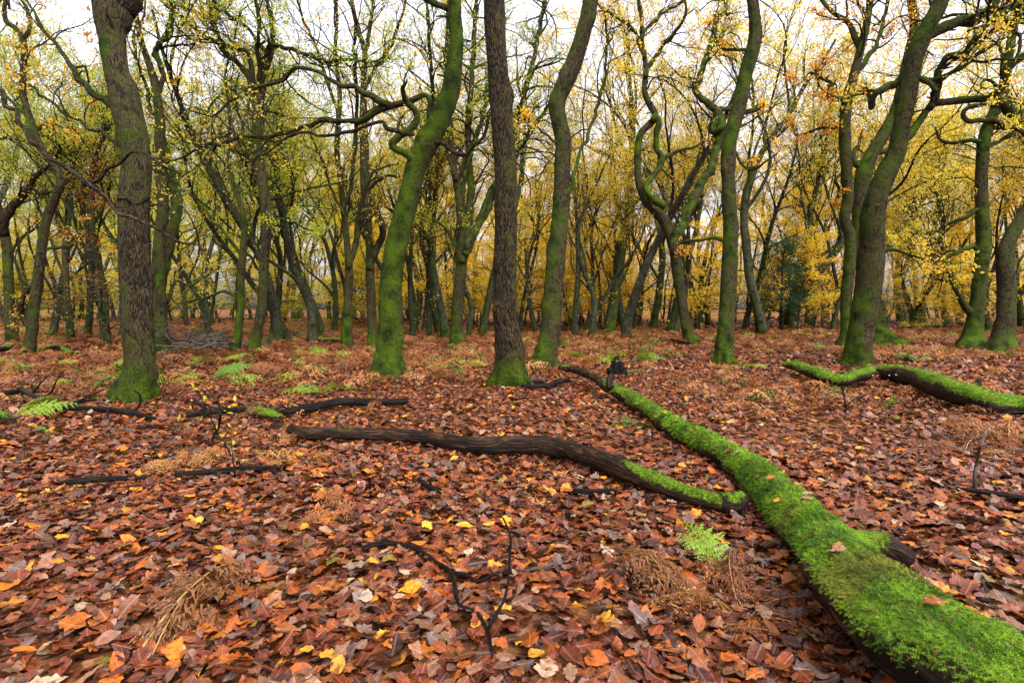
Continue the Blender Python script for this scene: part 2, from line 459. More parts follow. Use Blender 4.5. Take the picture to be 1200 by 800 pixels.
def leaf_quads(g, rng, C, size, col, flat=.0):
    """folded pointed leaves at centres C"""
    n = len(C); a = nrm(rng.normal(size=(n, 3))); 
    if flat: a[:, 2] *= (1 - flat); a = nrm(a)
    r = rng.normal(size=(n, 3))
    if flat: r = r * (1 - flat) + np.array([0, 0, 1.0]) * flat * 1.5
    nn = nrm(r - a * (r * a).sum(1, keepdims=True)); b = np.cross(nn, a)
    L = (size * rng.uniform(.6, 1.25, n))[:, None]; W = L * rng.uniform(.42, .62, (n, 1))
    V = np.stack([C - a * L * .5, C + b * W * .5 + nn * L * .12, C + a * L * .5 - nn * L * .08, C - b * W * .5 + nn * L * .12], 1)
    base = (np.arange(n) * 4)[:, None]
    T = np.concatenate([base + np.array([0, 1, 2]), base + np.array([0, 2, 3])])
    g.add(V, None, T, None, None, np.repeat(col, 4, 0))

def crown_leaves(g, rng, twigs, per, size, names, spread=.12, flat=0.0, keep=1.0, t0=.3):
    B, n, _ = twigs.shape
    k = rng.random((B, per)) < keep
    f = (t0 + (1 - t0) * rng.random((B, per)) ** .7) * (n - 1); i = np.minimum(f.astype(int), n - 2); fr = (f - i)[..., None]
    b = np.arange(B)[:, None]
    C = twigs[b, i] * (1 - fr) + twigs[b, i + 1] * fr
    C = C + rng.normal(size=C.shape) * spread * np.array([1, 1, 1 - .6 * flat])
    C = C[k]
    # one hue per twig with some spread
    tw = palette(rng, names, B)
    col = np.repeat(tw[:, None, :], per, 1)[k] * .6 + palette(rng, names, len(C)) * .4
    leaf_quads(g, rng, C, size, col, flat)
    return len(C)

# ------------------------------------------------------------------ moss shoots on wood
def moss_shoots(g, rng, surf, dens, length, thr=.55, cols=((.036, .090, .003), (.19, .335, .010))):
    """little feathery moss shoots over the mossy part of a tube surface"""
    V, N, M = surf["V"], surf["N"], surf["moss"]; n, m, _ = V.shape
    j2 = (np.arange(m) + 1) % m
    A, B, C, Dv = V[:-1], V[:-1][:, j2], V[1:], V[1:][:, j2]
    area = np.linalg.norm(np.cross(B - A, C - A), axis=-1)
    mo = .25 * (M[:-1] + M[:-1][:, j2] + M[1:] + M[1:][:, j2])
    dist = np.linalg.norm(A - CAM, axis=-1); near = np.clip(3.2 / dist, .10, 1.25)
    bald = np.clip((fbm((A + Dv) * .5 * 4.5, 12) - .34) * 9, 0, 1)
    cnt = rng.poisson(area * dens * near ** 2 * np.clip((mo - thr) * 4, 0, 1) * bald)
    fi, fj = np.nonzero(cnt); rp = cnt[fi, fj]; fi = np.repeat(fi, rp); fj = np.repeat(fj, rp); K = len(fi)
    if not K: return
    a, b = rng.random((K, 1)), rng.random((K, 1)); fj2 = (fj + 1) % m
    P = (V[fi, fj] * (1 - a) + V[fi, fj2] * a) * (1 - b) + (V[fi + 1, fj] * (1 - a) + V[fi + 1, fj2] * a) * b
    Nn = nrm(N[fi, fj])
    tang = rng.normal(size=(K, 3)) + np.array([0, 0, -.6]); tang = nrm(tang - Nn * (tang * Nn).sum(1, keepdims=True))
    d = nrm(tang * rng.uniform(.5, 1.3, (K, 1)) + Nn * rng.uniform(.2, .9, (K, 1)))
    s = nrm(np.cross(d, Nn)); L = length * rng.uniform(.5, 1.3, (K, 1)) / near[fi, fj][:, None] ** .85
    up = np.cross(s, d)
    verts = []; tri = []
    def tr3(p, q, r):
        k = len(verts); verts.extend([p, q, r]); tri.append([k, k + 1, k + 2])
    for u in (.0, .28, .56):
        w = .34 * (1 - u * .8)
        for sg in (1, -1):
            tr3(P + d * L * u, P + d * L * (u + .16), P + d * L * (u + .26) + s * L * w * sg + up * L * .10)
    tr3(P + d * L * .55 - s * L * .05, P + d * L * .55 + s * L * .05, P + d * L - Nn * L * .12)
    VV = np.stack(verts, 1); nv = VV.shape[1]
    T = (np.array(tri)[None] + (np.arange(K) * nv)[:, None, None]).reshape(-1, 3)
    patch = fbm(P * 7, 3); f = np.clip((patch - .3) * 2.0 + rng.normal(size=K) * .22, 0, 1)[:, None]
    col = np.array(cols[0]) * (1 - f) + np.array(cols[1]) * f
    brown = (rng.random(K) < .05)[:, None]; col = np.where(brown, np.array([.16, .10, .02]), col)
    oldp = np.clip((fbm(P * 3.1 + 9, 8) - .53) * 6, 0, .8)[:, None]; col = col * (1 - oldp) + col.mean(1, keepdims=True) * np.array([1.15, 1.05, .12]) * oldp
    col = np.repeat(col[:, None], nv, 1) * np.tile(np.array([.75, .8, 1.1]), nv // 3)[None, :, None]
    g.add(VV, None, T, None, None, col.reshape(-1, 3))

# ------------------------------------------------------------------ trees traced from the photograph
def resample(pts, rad, n):
    s = np.concatenate([[0], np.cumsum(np.linalg.norm(np.diff(pts, axis=0), axis=1))]); q = np.linspace(0, s[-1], n)
    return np.stack([np.interp(q, s, pts[:, k]) for k in range(3)], 1), np.interp(q, s, rad), s[-1]

def twigs_on(g, gl, rng, pts, rad, dens, leaf, t0=.3, up=.05, size=.085, keep=.5, moss=.1, scale=1.0, ang=(.5, 1.15), rmax=1.0):
    """side branches, twigs and leaves along one limb; wood into g, leaves into gl"""
    P, R, L = resample(pts, rad, 16)
    Ss, Ds, rs, _t = kids(rng, P[None], R[None], max(2, int(L * 1.1)), t0 * .6, 1.0, .7, 1.3, up=.1)
    Pz, Rz = grow(rng, Ss, Ds, rs + rng.uniform(.05, .32, len(Ss)), np.clip(rs * .38, .006, .03), 5, .22, .02, .5)
    batch_tubes(g, Pz, Rz, 6, moss, .4)
    k = max(2, int(L * dens))
    S, D, r, tt = kids(rng, P[None], R[None], k, t0, 1.0, *ang, up=.12)
    n1 = len(S)
    L1 = np.clip(L * .42, .5, 3.2) * (1.15 - .6 * tt) * rng.uniform(.6, 1.25, n1) * scale
    P1, R1 = grow(rng, S, D, L1, np.minimum(r * .48, .05 * rmax), 9, .20, up, .35)
    batch_tubes(g, P1, R1, 6, moss, .5)
    S, D, r, tt = kids(rng, P1, R1, 6, .2, 1.0, .4, 1.0, up=.1)
    L2 = np.repeat(L1, 6) * .48 * (1.2 - .6 * tt) * rng.uniform(.6, 1.3, len(S))
    P2, R2 = grow(rng, S, D, L2, np.maximum(r * .5, .005), 7, .20, up, .4)
    batch_tubes(g, P2, R2, 4, moss - .05, .3)
    S, D, r, tt = kids(rng, P2, R2, 5, .25, 1.0, .4, 1.0, up=.05)
    L3 = np.repeat(L2, 5) * .5 * rng.uniform(.6, 1.3, len(S))
    P3, R3 = grow(rng, S, D, L3, np.maximum(r * .55, .0032), 5, .22, up * .5, .5)
    batch_tubes(g, P3, R3, 3, 0, .1)
    if leaf and gl is not None:
        crown_leaves(gl, rng, P3, 4, size, leaf, .05, keep=keep)
        crown_leaves(gl, rng, P2, 2, size, leaf, .06, keep=keep * .6)

TREES = []
def traced_tree(label, trunk, limbs=(), leaf=None, moss=(.12, .75, .2, .1), seed=1, D=None, ext=5.0, keep=.5, twig=1.0, twig_t=.55, m=26, flare=.35, size=.085,
                wander=.25, mat=None, group=None, name="oak_tree", limb_moss=None, ridge=.05, cat="tree", gtop=True, lump=.10, stemtwigs=True, limb_names=None, mossdir=(-.8, -.3)):
    rng = np.random.default_rng(1000 + seed); mat = mat or M_BARK
    base, D0 = on_ground(trunk[0][0], trunk[0][1])
    if D: D0 = D; base = at(trunk[0][0], trunk[0][1], D0); base[2] = ground_h(base[0], base[1])
    n = len(trunk)
    ph = rng.uniform(0, 6.28); qq = np.linspace(0, 1, n); off = wander * (np.sin(ph + 2.6 * qq) - np.sin(ph)) + qq * rng.normal() * wander * 2
    C = np.array([[*at(x, y, D0 + o), w * .5 * (D0 + o) / FPX] for (x, y, w), o in zip(trunk, off)])
    dep = D0 + off
    below = C[0].copy(); below[2] -= .3; below[3] *= 1.1
    C = np.vstack([below, C])
    TP = catmull(C, .055 if D0 < 17 else .12); pts, rad = TP[:, :3], TP[:, 3] * .90
    root = thing(name, label, cat, tuple(base), group)
    g = Geo(); gl = Geo()
    if ext > 0:
        d0 = nrm((pts[-1] - pts[-6])[None]); d0 = nrm(d0 + np.array([0, 0, .25]))
        EP, ER = grow(rng, pts[-1:], d0, np.array([ext]), rad[-1:], 22, .07, .05, .25)
        pts = np.vstack([pts, EP[0, 1:]]); rad = np.concatenate([rad, ER[0, 1:]])
    tsurf = hi_tube(g, pts, rad, m, ridge, lump, flare, moss, mossdir, seed, base[2])
    if D0 < 15.5 and D0 > 8.2:
        gm = Geo(); vis = int(np.searchsorted(pts[:, 2], 8.5)); sub = {q: (v[:vis] if q != 't' else v) for q, v in tsurf.items()}
        moss_shoots(gm, rng, sub, 15000, .013, .50, ((.012, .028, .0008), (.080, .140, .002)))
        if gm.n: link("moss", gm.mesh("moss", M_MOSS, False, origin=base, kinds=("col",)), root, kind="stuff")
    if ext > 0:
        S, DD, r, tt = kids(rng, EP, ER, 4, .05, .8, .4, .9, up=.3)
        P1, R1 = grow(rng, S, DD, ext * rng.uniform(.5, .9, len(S)), r * .55, 14, .12, .06, .25)
        batch_tubes(g, P1, R1, 7, moss[0], .4)
        for a, b in zip(P1, R1): twigs_on(g, gl, rng, a, b, twig * 1.2, leaf, .1, keep=keep, moss=moss[0] - .05, size=size)
    if stemtwigs:
        twigs_on(g, gl, rng, pts, rad, twig * .5, leaf, twig_t, keep=keep, moss=moss[0] - .05, size=size, rmax=.7)
    link("trunk", g.mesh("trunk", mat, origin=base, kinds=("tc", "moss")), root)
    curves = [(np.array([(x, y) for x, y, w in trunk]), dep)]
    for q, lb in enumerate(limbs):
        lr = np.random.default_rng(5000 + seed * 37 + q)
        o = dict(dz=None, ext=1.2, twig=1.0, leaf=leaf, keep=keep, t0=.25, moss=limb_moss or (moss[0] + .1, 0, .45, 0), nm="limb", label=None)
        L = lb
        if isinstance(lb, tuple) and isinstance(lb[-1], dict): L = lb[0]; o.update(lb[1])
        xy = np.array([(a, b) for a, b, w in L], float)
        dens_ = [np.stack([np.interp(np.linspace(0, len(cv) - 1, 300), np.arange(len(cv)), cv[:, c]) for c in (0, 1)], 1) for cv, dp in curves]
        tgt = xy[0] + np.array([0, 1.2 * L[0][2]]); cand_ = min((dd[np.argmin(np.linalg.norm(dd - tgt, axis=1))] for dd in dens_), key=lambda z: np.linalg.norm(z - tgt))
        if 2 < np.linalg.norm(cand_ - xy[0]) < 40:
            L = [(cand_[0], cand_[1], L[0][2] * .9)] + list(L); xy = np.array([(a, b) for a, b, w in L], float)
        best = min(((np.min(np.linalg.norm(cv - xy[0], axis=1)), dp[np.argmin(np.linalg.norm(cv - xy[0], axis=1))]) for cv, dp in curves), key=lambda z: z[0])[1]
        al = np.concatenate([[0], np.cumsum(np.linalg.norm(np.diff(xy, axis=0), axis=1))]); lm = al[-1] * best / FPX
        dz = o["dz"] if o["dz"] is not None else lr.choice([-1, 1]) * lm * lr.uniform(.15, .45)
        dp = best + dz * (al / al[-1]) ** 1.2 + .04 * lm * np.sin(al / al[-1] * 7 + seed)
        LC = np.array([[*at(x, y, d), max(w, .8) * .5 * d / FPX] for (x, y, w), d in zip(L, dp)])
        LP = catmull(LC, .05 if D0 < 17 else .10); lp, lrad = LP[:, :3], LP[:, 3]
        ss = np.concatenate([[0], np.cumsum(np.linalg.norm(np.diff(lp, axis=0), axis=1))]); kn = np.arange(0, ss[-1] + .5, .22); kv = lr.normal(size=(len(kn), 3)) * .022; kv[0] = 0
        lp = lp + np.stack([np.interp(ss, kn, kv[:, c]) for c in range(3)], 1); lrad = lrad * (1 + .10 * np.interp(ss, kn, lr.normal(size=len(kn))))
        if o["ext"]:
            d0 = nrm((lp[-1] - lp[-4])[None])
            EP, ER = grow(lr, lp[-1:], d0, np.array([o["ext"]]), lrad[-1:], 10, .12, .06, .25)
            lp = np.vstack([lp, EP[0, 1:]]); lrad = np.concatenate([lrad, ER[0, 1:]])
        gg = Geo()
        hi_tube(gg, lp, lrad, 14, ridge * .7, .10, 0, o["moss"], seed=seed * 3 + q)
        if o["twig"]:
            twigs_on(gg, gl, lr, lp, lrad, twig * o["twig"] * 1.5, o["leaf"], o["t0"], keep=o["keep"], moss=o["moss"][0] - .1, size=size)
        lo = link(o["nm"], gg.mesh(o["nm"], mat, origin=base, kinds=("tc", "moss")), root)
        if o["label"]: lo["label"] = o["label"]
        curves.append((xy, dp))
    if gl.n:
        link("crown", gl.mesh("crown", M_LEAF, False, origin=base, kinds=("col",)), root)
    TREES.append((base[0], base[1], rad[len(rad) // 3]))
    return root

G_, Y_, O_, R_ = {'green': 3, 'lime': 3, 'yellow': 1}, {'yellow': 3, 'gold': 2, 'lime': 1}, {'gold': 3, 'orange': 2, 'yellow': 1}, {'orange': 2, 'rust': 1, 'gold': 2}
LY = {'lime': 3, 'yellow': 2, 'green': 1, 'gold': .6}
MIX = {'lime': 1, 'yellow': 2, 'gold': 2, 'orange': .6}
BIG = (.02, .9, .1, .10)

# the big trunks of the near row
traced_tree("thick brown-barked oak standing nearest at the left, with a mossy heel at its foot",
    [(158, 470, 54), (161, 450, 44), (164, 432, 37), (162, 390, 36), (159, 331, 36), (157, 280, 36), (157, 230, 36), (160, 180, 33), (147, 121, 34), (136, 80, 29), (131, 45, 31), (131, 20, 40), (128, -5, 40), (118, -40, 26)],
    [([(127, 122, 9), (112, 112, 8), (98, 100, 7), (90, 92, 8), (89, 84, 7), (82, 75, 6), (70, 62, 5), (58, 45, 4), (45, 28, 4), (38, 15, 3), (30, -5, 3)], dict(ext=1.0, twig=1.2, dz=.6)),
     ([(146, 10, 26), (152, -10, 24), (165, -45, 20)], dict(ext=3.0, dz=.4)),
     ([(140, 235, 6), (146, 233, 5), (156, 235, 3), (170, 237, 3), (175, 232, 2)], dict(ext=0, twig=0, dz=-.5, moss=(-.5, 0, .1, 0), nm="snag")),
     ([(141, 173, 4), (125, 160, 4), (100, 148, 3), (75, 132, 3), (50, 112, 3), (33, 97, 2)], dict(ext=.6, dz=1.2, twig=1.4))],
    leaf={'gold': 2, 'lime': 1, 'orange': 1}, moss=(.08, .6, .1, .14), seed=1, m=44, flare=.32, twig_t=.8, keep=.5)
traced_tree("tall straight oak with bare reddish-brown bark and a green mossy foot",
    [(597, 453, 46), (597, 435, 40), (595, 400, 34), (592, 350, 31), (592, 300, 30), (593, 250, 29), (592, 200, 29), (589, 150, 28), (585, 100, 27), (581, 50, 27), (579, 0, 27), (577, -40, 26)],
    leaf={'yellow': 1, 'lime': 2}, moss=(-.02, .78, .05, .12), seed=2, m=44, flare=.5, twig_t=.92, mossdir=(.9, .1), stemtwigs=False)
traced_tree("leaning oak wrapped in bright green moss with a twisted looping limb",
    [(456, 446, 46), (455, 428, 38), (456, 400, 32), (458, 370, 30), (458, 340, 29), (461, 310, 28), (466, 280, 28), (474, 250, 27), (482, 220, 26), (488, 195, 26), (500, 170, 29), (513, 145, 27), (524, 120, 25), (530, 98, 24), (533, 70, 20), (535, 45, 18), (533, 15, 17), (534, -25, 15)],
    [([(480, 184, 10), (468, 178, 9), (461, 168, 10), (466, 160, 9), (477, 153, 9), (487, 141, 9), (486, 129, 8), (476, 118, 7), (473, 104, 6)], dict(ext=.3, twig=.3, dz=-.6, moss=(.5, 0, .3, 0), label="looping mossy limb")),
     ([(503, 150, 8), (502, 132, 7), (502, 118, 7), (497, 110, 7), (485, 117, 7), (470, 120, 8), (458, 123, 8), (445, 128, 8), (430, 138, 7), (418, 143, 7), (405, 143, 6), (395, 140, 6), (380, 140, 6), (365, 147, 5), (345, 153, 5), (328, 158, 5), (310, 160, 5), (295, 158, 5), (283, 158, 5), (272, 166, 4), (262, 169, 4), (250, 169, 4), (235, 172, 3), (222, 180, 3), (208, 188, 2), (195, 193, 2)], dict(ext=.5, twig=.8, dz=1.5, t0=.5)),
     ([(458, 123, 7), (445, 118, 8), (435, 112, 8), (425, 106, 7), (412, 103, 6), (400, 101, 5), (385, 92, 4), (370, 85, 4), (356, 80, 4), (345, 80, 4), (338, 88, 4), (330, 95, 4), (315, 100, 4), (300, 104, 3), (285, 113, 3), (270, 118, 3), (258, 130, 3), (248, 134, 2), (230, 132, 2)], dict(ext=.4, twig=.8, dz=1.0, t0=.5)),
     ([(484, 158, 5), (470, 156, 5), (455, 148, 5), (448, 142, 4), (430, 148, 4), (405, 155, 4), (375, 158, 3), (355, 156, 3), (340, 160, 3), (322, 172, 2), (305, 182, 2), (290, 190, 2)], dict(ext=.4, twig=.5, dz=.9, moss=(-.4, 0, 0, 0), label="bare reddish dead bough")),
     ([(515, 168, 6), (524, 174, 5), (534, 180, 5), (546, 181, 3)], dict(ext=0, twig=0, dz=-.4, moss=(-.5, 0, 0, 0), nm="snag", label="broken reddish stub")),
     ([(527, 12, 9), (515, 7, 8), (500, -2, 8), (480, -14, 7)], dict(ext=1.5, dz=.3))],
    leaf={'lime': 2, 'gold': 1, 'rust': .5}, moss=(.62, .5, .15, .25), seed=3, m=44, flare=.42, keep=.4, twig_t=.75, limb_moss=(.22, 0, .5, 0))
traced_tree("oak with a kinked trunk and moss on one side, right of the straight reddish one",
    [(637, 432, 36), (640, 415, 30), (645, 390, 27), (648, 350, 26), (652, 300, 24), (656, 260, 22), (658, 220, 21), (659, 190, 21), (660, 165, 22), (655, 140, 21), (653, 120, 22), (662, 98, 22), (670, 80, 22), (677, 60, 21), (684, 38, 20), (690, 15, 20), (695, -25, 19)],
    [([(665, 225, 6), (672, 205, 5), (680, 180, 4), (692, 150, 4), (703, 115, 4), (710, 80, 3), (712, 40, 3)], dict(ext=1, dz=1.5)),
     ([(648, 165, 3), (640, 155, 2), (630, 148, 2), (620, 142, 2)], dict(ext=.3, twig=.5, dz=-.4))],
    leaf={'gold': 3, 'yellow': 1}, moss=(.13, .75, .1, .30), seed=4, m=40, flare=.35, twig_t=.88, keep=.6)
traced_tree("slender dark mossy oak between the candelabra tree and the twin-stemmed oak",
    [(848, 426, 26), (848, 412, 22), (850, 390, 21), (853, 350, 20), (855, 310, 20), (856, 270, 18), (854, 220, 17), (853, 190, 18), (855, 165, 18), (860, 145, 18), (867, 120, 18), (872, 95, 18), (877, 75, 18), (883, 55, 17), (885, 30, 15), (882, 0, 14), (880, -30, 14)],
    [([(874, 59, 4), (862, 60, 4), (850, 58, 3), (843, 50, 2), (838, 42, 2)], dict(ext=.3, twig=.6, dz=-.3)),
     ([(872, 132, 6), (884, 129, 5), (893, 123, 4)], dict(ext=.2, twig=.4, dz=.3)),
     ([(862, 178, 4), (866, 190, 3), (878, 198, 3), (892, 195, 3), (903, 185, 2)], dict(ext=.5, dz=-.5)),
     ([(848, 282, 5), (830, 280, 4), (808, 283, 3), (795, 288, 2)], dict(ext=.4, dz=.6))],
    leaf=O_, moss=(.24, .6, .2, .22), seed=5, m=36, flare=.3, twig_t=.75)
traced_tree("stout twin-stemmed oak at the right, its mossy stem leaning and dividing into crooked limbs",
    [(1003, 429, 40), (1005, 412, 32), (1009, 385, 30), (1013, 360, 31), (1018, 330, 31), (1021, 300, 31), (1022, 282, 30), (1022, 264, 29), (1024, 246, 28), (1030, 224, 26), (1040, 200, 24), (1050, 180, 22), (1055, 155, 20), (1060, 130, 21), (1065, 105, 21), (1070, 75, 21), (1078, 50, 22), (1088, 30, 20), (1100, 8, 19), (1112, -25, 18)],
    [([(1066, 158, 9), (1078, 143, 9), (1090, 128, 10), (1098, 115, 9), (1100, 95, 8), (1103, 80, 7), (1112, 66, 8), (1130, 62, 8), (1142, 48, 8), (1150, 36, 7), (1165, 22, 6), (1185, 10, 5), (1205, 0, 4)], dict(ext=2, dz=-1.2)),
     ([(1096, 122, 8), (1115, 120, 8), (1140, 117, 8), (1160, 113, 8), (1174, 104, 8), (1178, 85, 8), (1188, 74, 8), (1210, 60, 8)], dict(ext=2.5, dz=-.8)),
     ([(1086, 44, 12), (1105, 34, 12), (1125, 27, 12), (1142, 24, 12), (1158, 14, 12), (1168, -2, 11), (1175, -25, 10)], dict(ext=2.5, dz=.6)),
     ([(1056, 92, 9), (1048, 99, 9), (1036, 103, 9), (1027, 108, 8), (1021, 124, 7), (1020, 118, 6)], dict(ext=.6, dz=.5)),
     ([(1086, 93, 6), (1100, 92, 6), (1112, 88, 5), (1125, 80, 5), (1140, 70, 4), (1146, 64, 4)], dict(ext=.8, dz=-.8)),
     ([(1080, 92, 6), (1092, 100, 6), (1098, 106, 6)], dict(ext=0, twig=0, dz=-.3)),
     ([(1042, 292, 4), (1060, 297, 4), (1075, 300, 3), (1090, 308, 3), (1100, 307, 2)], dict(ext=.4, dz=-.5))],
    leaf={'gold': 2, 'yellow': 2, 'lime': 2, 'orange': .7}, moss=(.16, .55, .25, .22), seed=6, m=44, flare=.3, keep=.75, twig=1.3, twig_t=.6)
traced_tree("dark crooked mossy stem rising behind the twin-stemmed oak",
    [(1032, 406, 44), (1028, 392, 32), (1024, 372, 24), (1019, 345, 19), (1012, 320, 17), (1008, 280, 18), (1008, 240, 20), (1012, 205, 20), (1022, 180, 17), (1040, 150, 15), (1052, 122, 13), (1060, 85, 12), (1066, 60, 12), (1072, 30, 11), (1068, 0, 10), (1064, -25, 9)],
    [([(1012, 200, 8), (1003, 192, 7), (1000, 180, 6), (1006, 172, 5)], dict(ext=.8)),
     ([(1034, 178, 6), (1046, 172, 6), (1052, 168, 5)], dict(ext=.5))],
    leaf=O_, moss=(.22, .7, .2, .2), seed=7, m=30, flare=.5, keep=.6)
traced_tree("twisting dark oak with orange leaves, seen just left of the twin-stemmed oak",
    [(988, 410, 20), (992, 390, 15), (991, 362, 13), (993, 335, 14), (996, 305, 14), (996, 278, 14), (990, 256, 13), (994, 230, 13), (992, 200, 13), (990, 160, 14), (992, 120, 13), (1000, 90, 11), (1008, 60, 10), (1013, 40, 9), (1018, 15, 8), (1021, -15, 7)],
    [([(991, 119, 7), (978, 116, 6), (968, 110, 6), (973, 100, 5), (976, 97, 5), (965, 92, 4), (953, 87, 3)], dict(ext=.4, dz=-.6)),
     ([(1008, 58, 6), (1000, 38, 6), (990, 24, 5), (978, 16, 4), (966, 4, 4), (958, -10, 3)], dict(ext=1)),
     ([(1000, 92, 6), (1012, 75, 6), (1024, 58, 5), (1030, 45, 4), (1036, 20, 4), (1040, -5, 3)], dict(ext=1)),
     ([(994, 140, 5), (984, 150, 4), (965, 150, 3), (945, 155, 3)], dict(ext=.5)),
     ([(990, 200, 4), (979, 210, 4), (984, 222, 3), (978, 235, 2)], dict(ext=.3, twig=.6))],
    leaf=R_, moss=(.20, .5, .2, .2), seed=8, m=28, keep=.9, twig=1.5, size=.095)
traced_tree("mossy oak near the right edge with a low forked bough on its side",
    [(1140, 408, 40), (1140, 396, 26), (1143, 372, 18), (1147, 340, 17), (1150, 310, 16), (1153, 280, 17), (1151, 250, 15), (1150, 220, 14), (1151, 190, 14), (1154, 160, 14), (1161, 140, 13), (1170, 122, 13), (1178, 95, 11), (1183, 60, 10), (1190, 20, 9), (1192, -20, 8)],
    [([(1172, 118, 12), (1185, 130, 13), (1198, 138, 13), (1215, 148, 13)], dict(ext=2, dz=-.5)),
     ([(1180, 150, 6), (1165, 142, 6), (1148, 141, 5), (1133, 141, 5), (1128, 134, 5), (1134, 127, 5), (1150, 122, 4)], dict(ext=.3, twig=.5, dz=-.5)),
     ([(1150, 168, 6), (1138, 164, 5), (1125, 166, 4), (1112, 167, 4), (1102, 163, 3), (1098, 155, 3)], dict(ext=.4, dz=.3)),
     ([(1134, 362, 8), (1122, 345, 6), (1114, 322, 6), (1107, 303, 5), (1103, 282, 4), (1106, 260, 4), (1100, 235, 3)], dict(ext=.8, dz=-.4)),
     ([(1143, 290, 6), (1130, 292, 5), (1112, 300, 4), (1090, 309, 4), (1078, 303, 3), (1062, 297, 3), (1046, 291, 2)], dict(ext=.3, dz=-.9)),
     ([(1146, 245, 6), (1130, 255, 5), (1110, 262, 4), (1098, 270, 4), (1082, 275, 3)], dict(ext=.6, dz=.5)),
     ([(1158, 172, 6), (1172, 165, 5), (1185, 158, 5), (1200, 150, 4)], dict(ext=.8))],
    leaf={'yellow': 2, 'lime': 2, 'gold': 1}, moss=(.24, .7, .25, .2), seed=9, m=30, flare=.5, keep=.8, twig=1.2, twig_t=.3)
traced_tree("pale-barked bent oak at the right edge with moss along its upper side",
    [(1172, 413, 36), (1175, 396, 25), (1179, 370, 21), (1180, 340, 20), (1178, 310, 19), (1181, 286, 17), (1190, 268, 16), (1202, 251, 15), (1218, 232, 14), (1226, 195, 13), (1230, 150, 12), (1240, 90, 11)],
    [([(1226, 190, 7), (1212, 165, 6), (1200, 158, 5), (1188, 150, 4)], dict(ext=.8)),
     ([(1192, 322, 4), (1196, 305, 3), (1204, 290, 3)], dict(ext=.5))],
    leaf={'yellow': 2, 'lime': 2, 'gold': 1}, moss=(.05, .55, .7, .25), seed=10, m=30, flare=.4, keep=.8, mossdir=(.9, -.2))
traced_tree("candelabra oak with bright moss on the fork where its sinuous stems divide",
    [(812, 404, 22), (807, 393, 15), (802, 370, 13), (797, 340, 13), (793, 312, 14), (790, 285, 16), (782, 265, 15), (770, 249, 13), (758, 235, 12), (749, 215, 10), (747, 190, 9), (748, 170, 9), (752, 155, 9), (763, 144, 9), (768, 135, 9), (760, 120, 8), (755, 105, 7), (757, 85, 7), (755, 65, 6), (752, 45, 5), (752, 20, 5), (746, -10, 4)],
    [([(757, 84, 6), (768, 68, 5), (780, 50, 5), (793, 36, 4), (802, 20, 4)], dict(ext=1)),
     ([(753, 62, 5), (744, 40, 4), (735, 28, 4), (725, 22, 3), (708, 12, 3)], dict(ext=.8)),
     ([(753, 42, 4), (765, 26, 4), (780, 14, 3), (800, 2, 3)], dict(ext=.8)),
     ([(768, 136, 7), (772, 146, 7), (769, 160, 7), (770, 175, 7), (775, 188, 7), (769, 202, 7), (760, 212, 7), (758, 222, 7), (766, 233, 8), (780, 242, 9)], dict(ext=0, twig=.3, dz=-.3, moss=(.5, 0, .3, 0))),
     ([(775, 187, 6), (786, 181, 5), (800, 175, 4), (812, 172, 3)], dict(ext=.6)),
     ([(791, 282, 12), (800, 262, 11), (812, 236, 11), (822, 215, 10), (833, 198, 10), (840, 172, 11), (845, 150, 12), (842, 135, 10), (833, 124, 8), (821, 114, 7), (815, 104, 7), (820, 90, 7), (828, 65, 6), (835, 45, 6), (840, 25, 5), (850, 12, 4), (848, -8, 4)], dict(ext=1.5, moss=(.3, 0, .3, 0))),
     ([(842, 140, 8), (832, 149, 8), (838, 154, 7), (852, 146, 6)], dict(ext=0, twig=0, moss=(.6, 0, .3, 0))),
     ([(843, 128, 6), (852, 128, 6), (862, 124, 5)], dict(ext=.5, dz=.6)),
     ([(821, 236, 6), (812, 248, 6), (800, 262, 5)], dict(ext=0, twig=0))],
    leaf={'rust': 1, 'gold': 2}, moss=(.18, .5, .35, .2), seed=11, m=28, keep=.28, twig=.9)
traced_tree("straight-stemmed tree dividing into a fan of upright boughs, behind the straight reddish oak",
    [(537, 404, 20), (535, 386, 17), (537, 350, 16), (540, 320, 15), (542, 290, 14), (540, 250, 12), (538, 230, 10), (533, 205, 9), (529, 170, 8), (526, 140, 7), (523, 80, 6), (525, 20, 5), (524, -15, 5)],
    [([(546, 296, 10), (549, 262, 10), (551, 230, 9), (550, 190, 8), (549, 150, 7), (552, 100, 6), (556, 30, 5), (558, -10, 4)], dict(ext=2, dz=1)),
     ([(549, 290, 9), (560, 262, 8), (571, 236, 8), (582, 210, 7), (594, 180, 7), (606, 145, 6), (614, 110, 6), (626, 65, 5), (636, 15, 5), (640, -10, 4)], dict(ext=2, dz=2)),
     ([(549, 285, 7), (562, 265, 6), (578, 232, 6), (600, 190, 5), (618, 160, 5), (640, 128, 4), (660, 95, 3)], dict(ext=1.2, dz=1.5)),
     ([(539, 240, 6), (545, 205, 6), (556, 165, 5), (566, 135, 5), (572, 95, 4), (580, 50, 3)], dict(ext=1.5)),
     ([(533, 205, 6), (522, 170, 5), (512, 130, 5), (505, 80, 4), (502, 30, 4), (498, -10, 3)], dict(ext=1.5)),
     ([(537, 215, 5), (548, 180, 5), (566, 160, 4), (572, 145, 4)], dict(ext=1)),
     ([(540, 300, 6), (530, 280, 4), (520, 265, 3), (505, 258, 3), (492, 250, 2)], dict(ext=.8))],
    leaf={'lime': 3, 'green': 2, 'yellow': 1}, moss=(.16, .4, .15, .15), seed=12, m=26, keep=.8, twig=1.4)
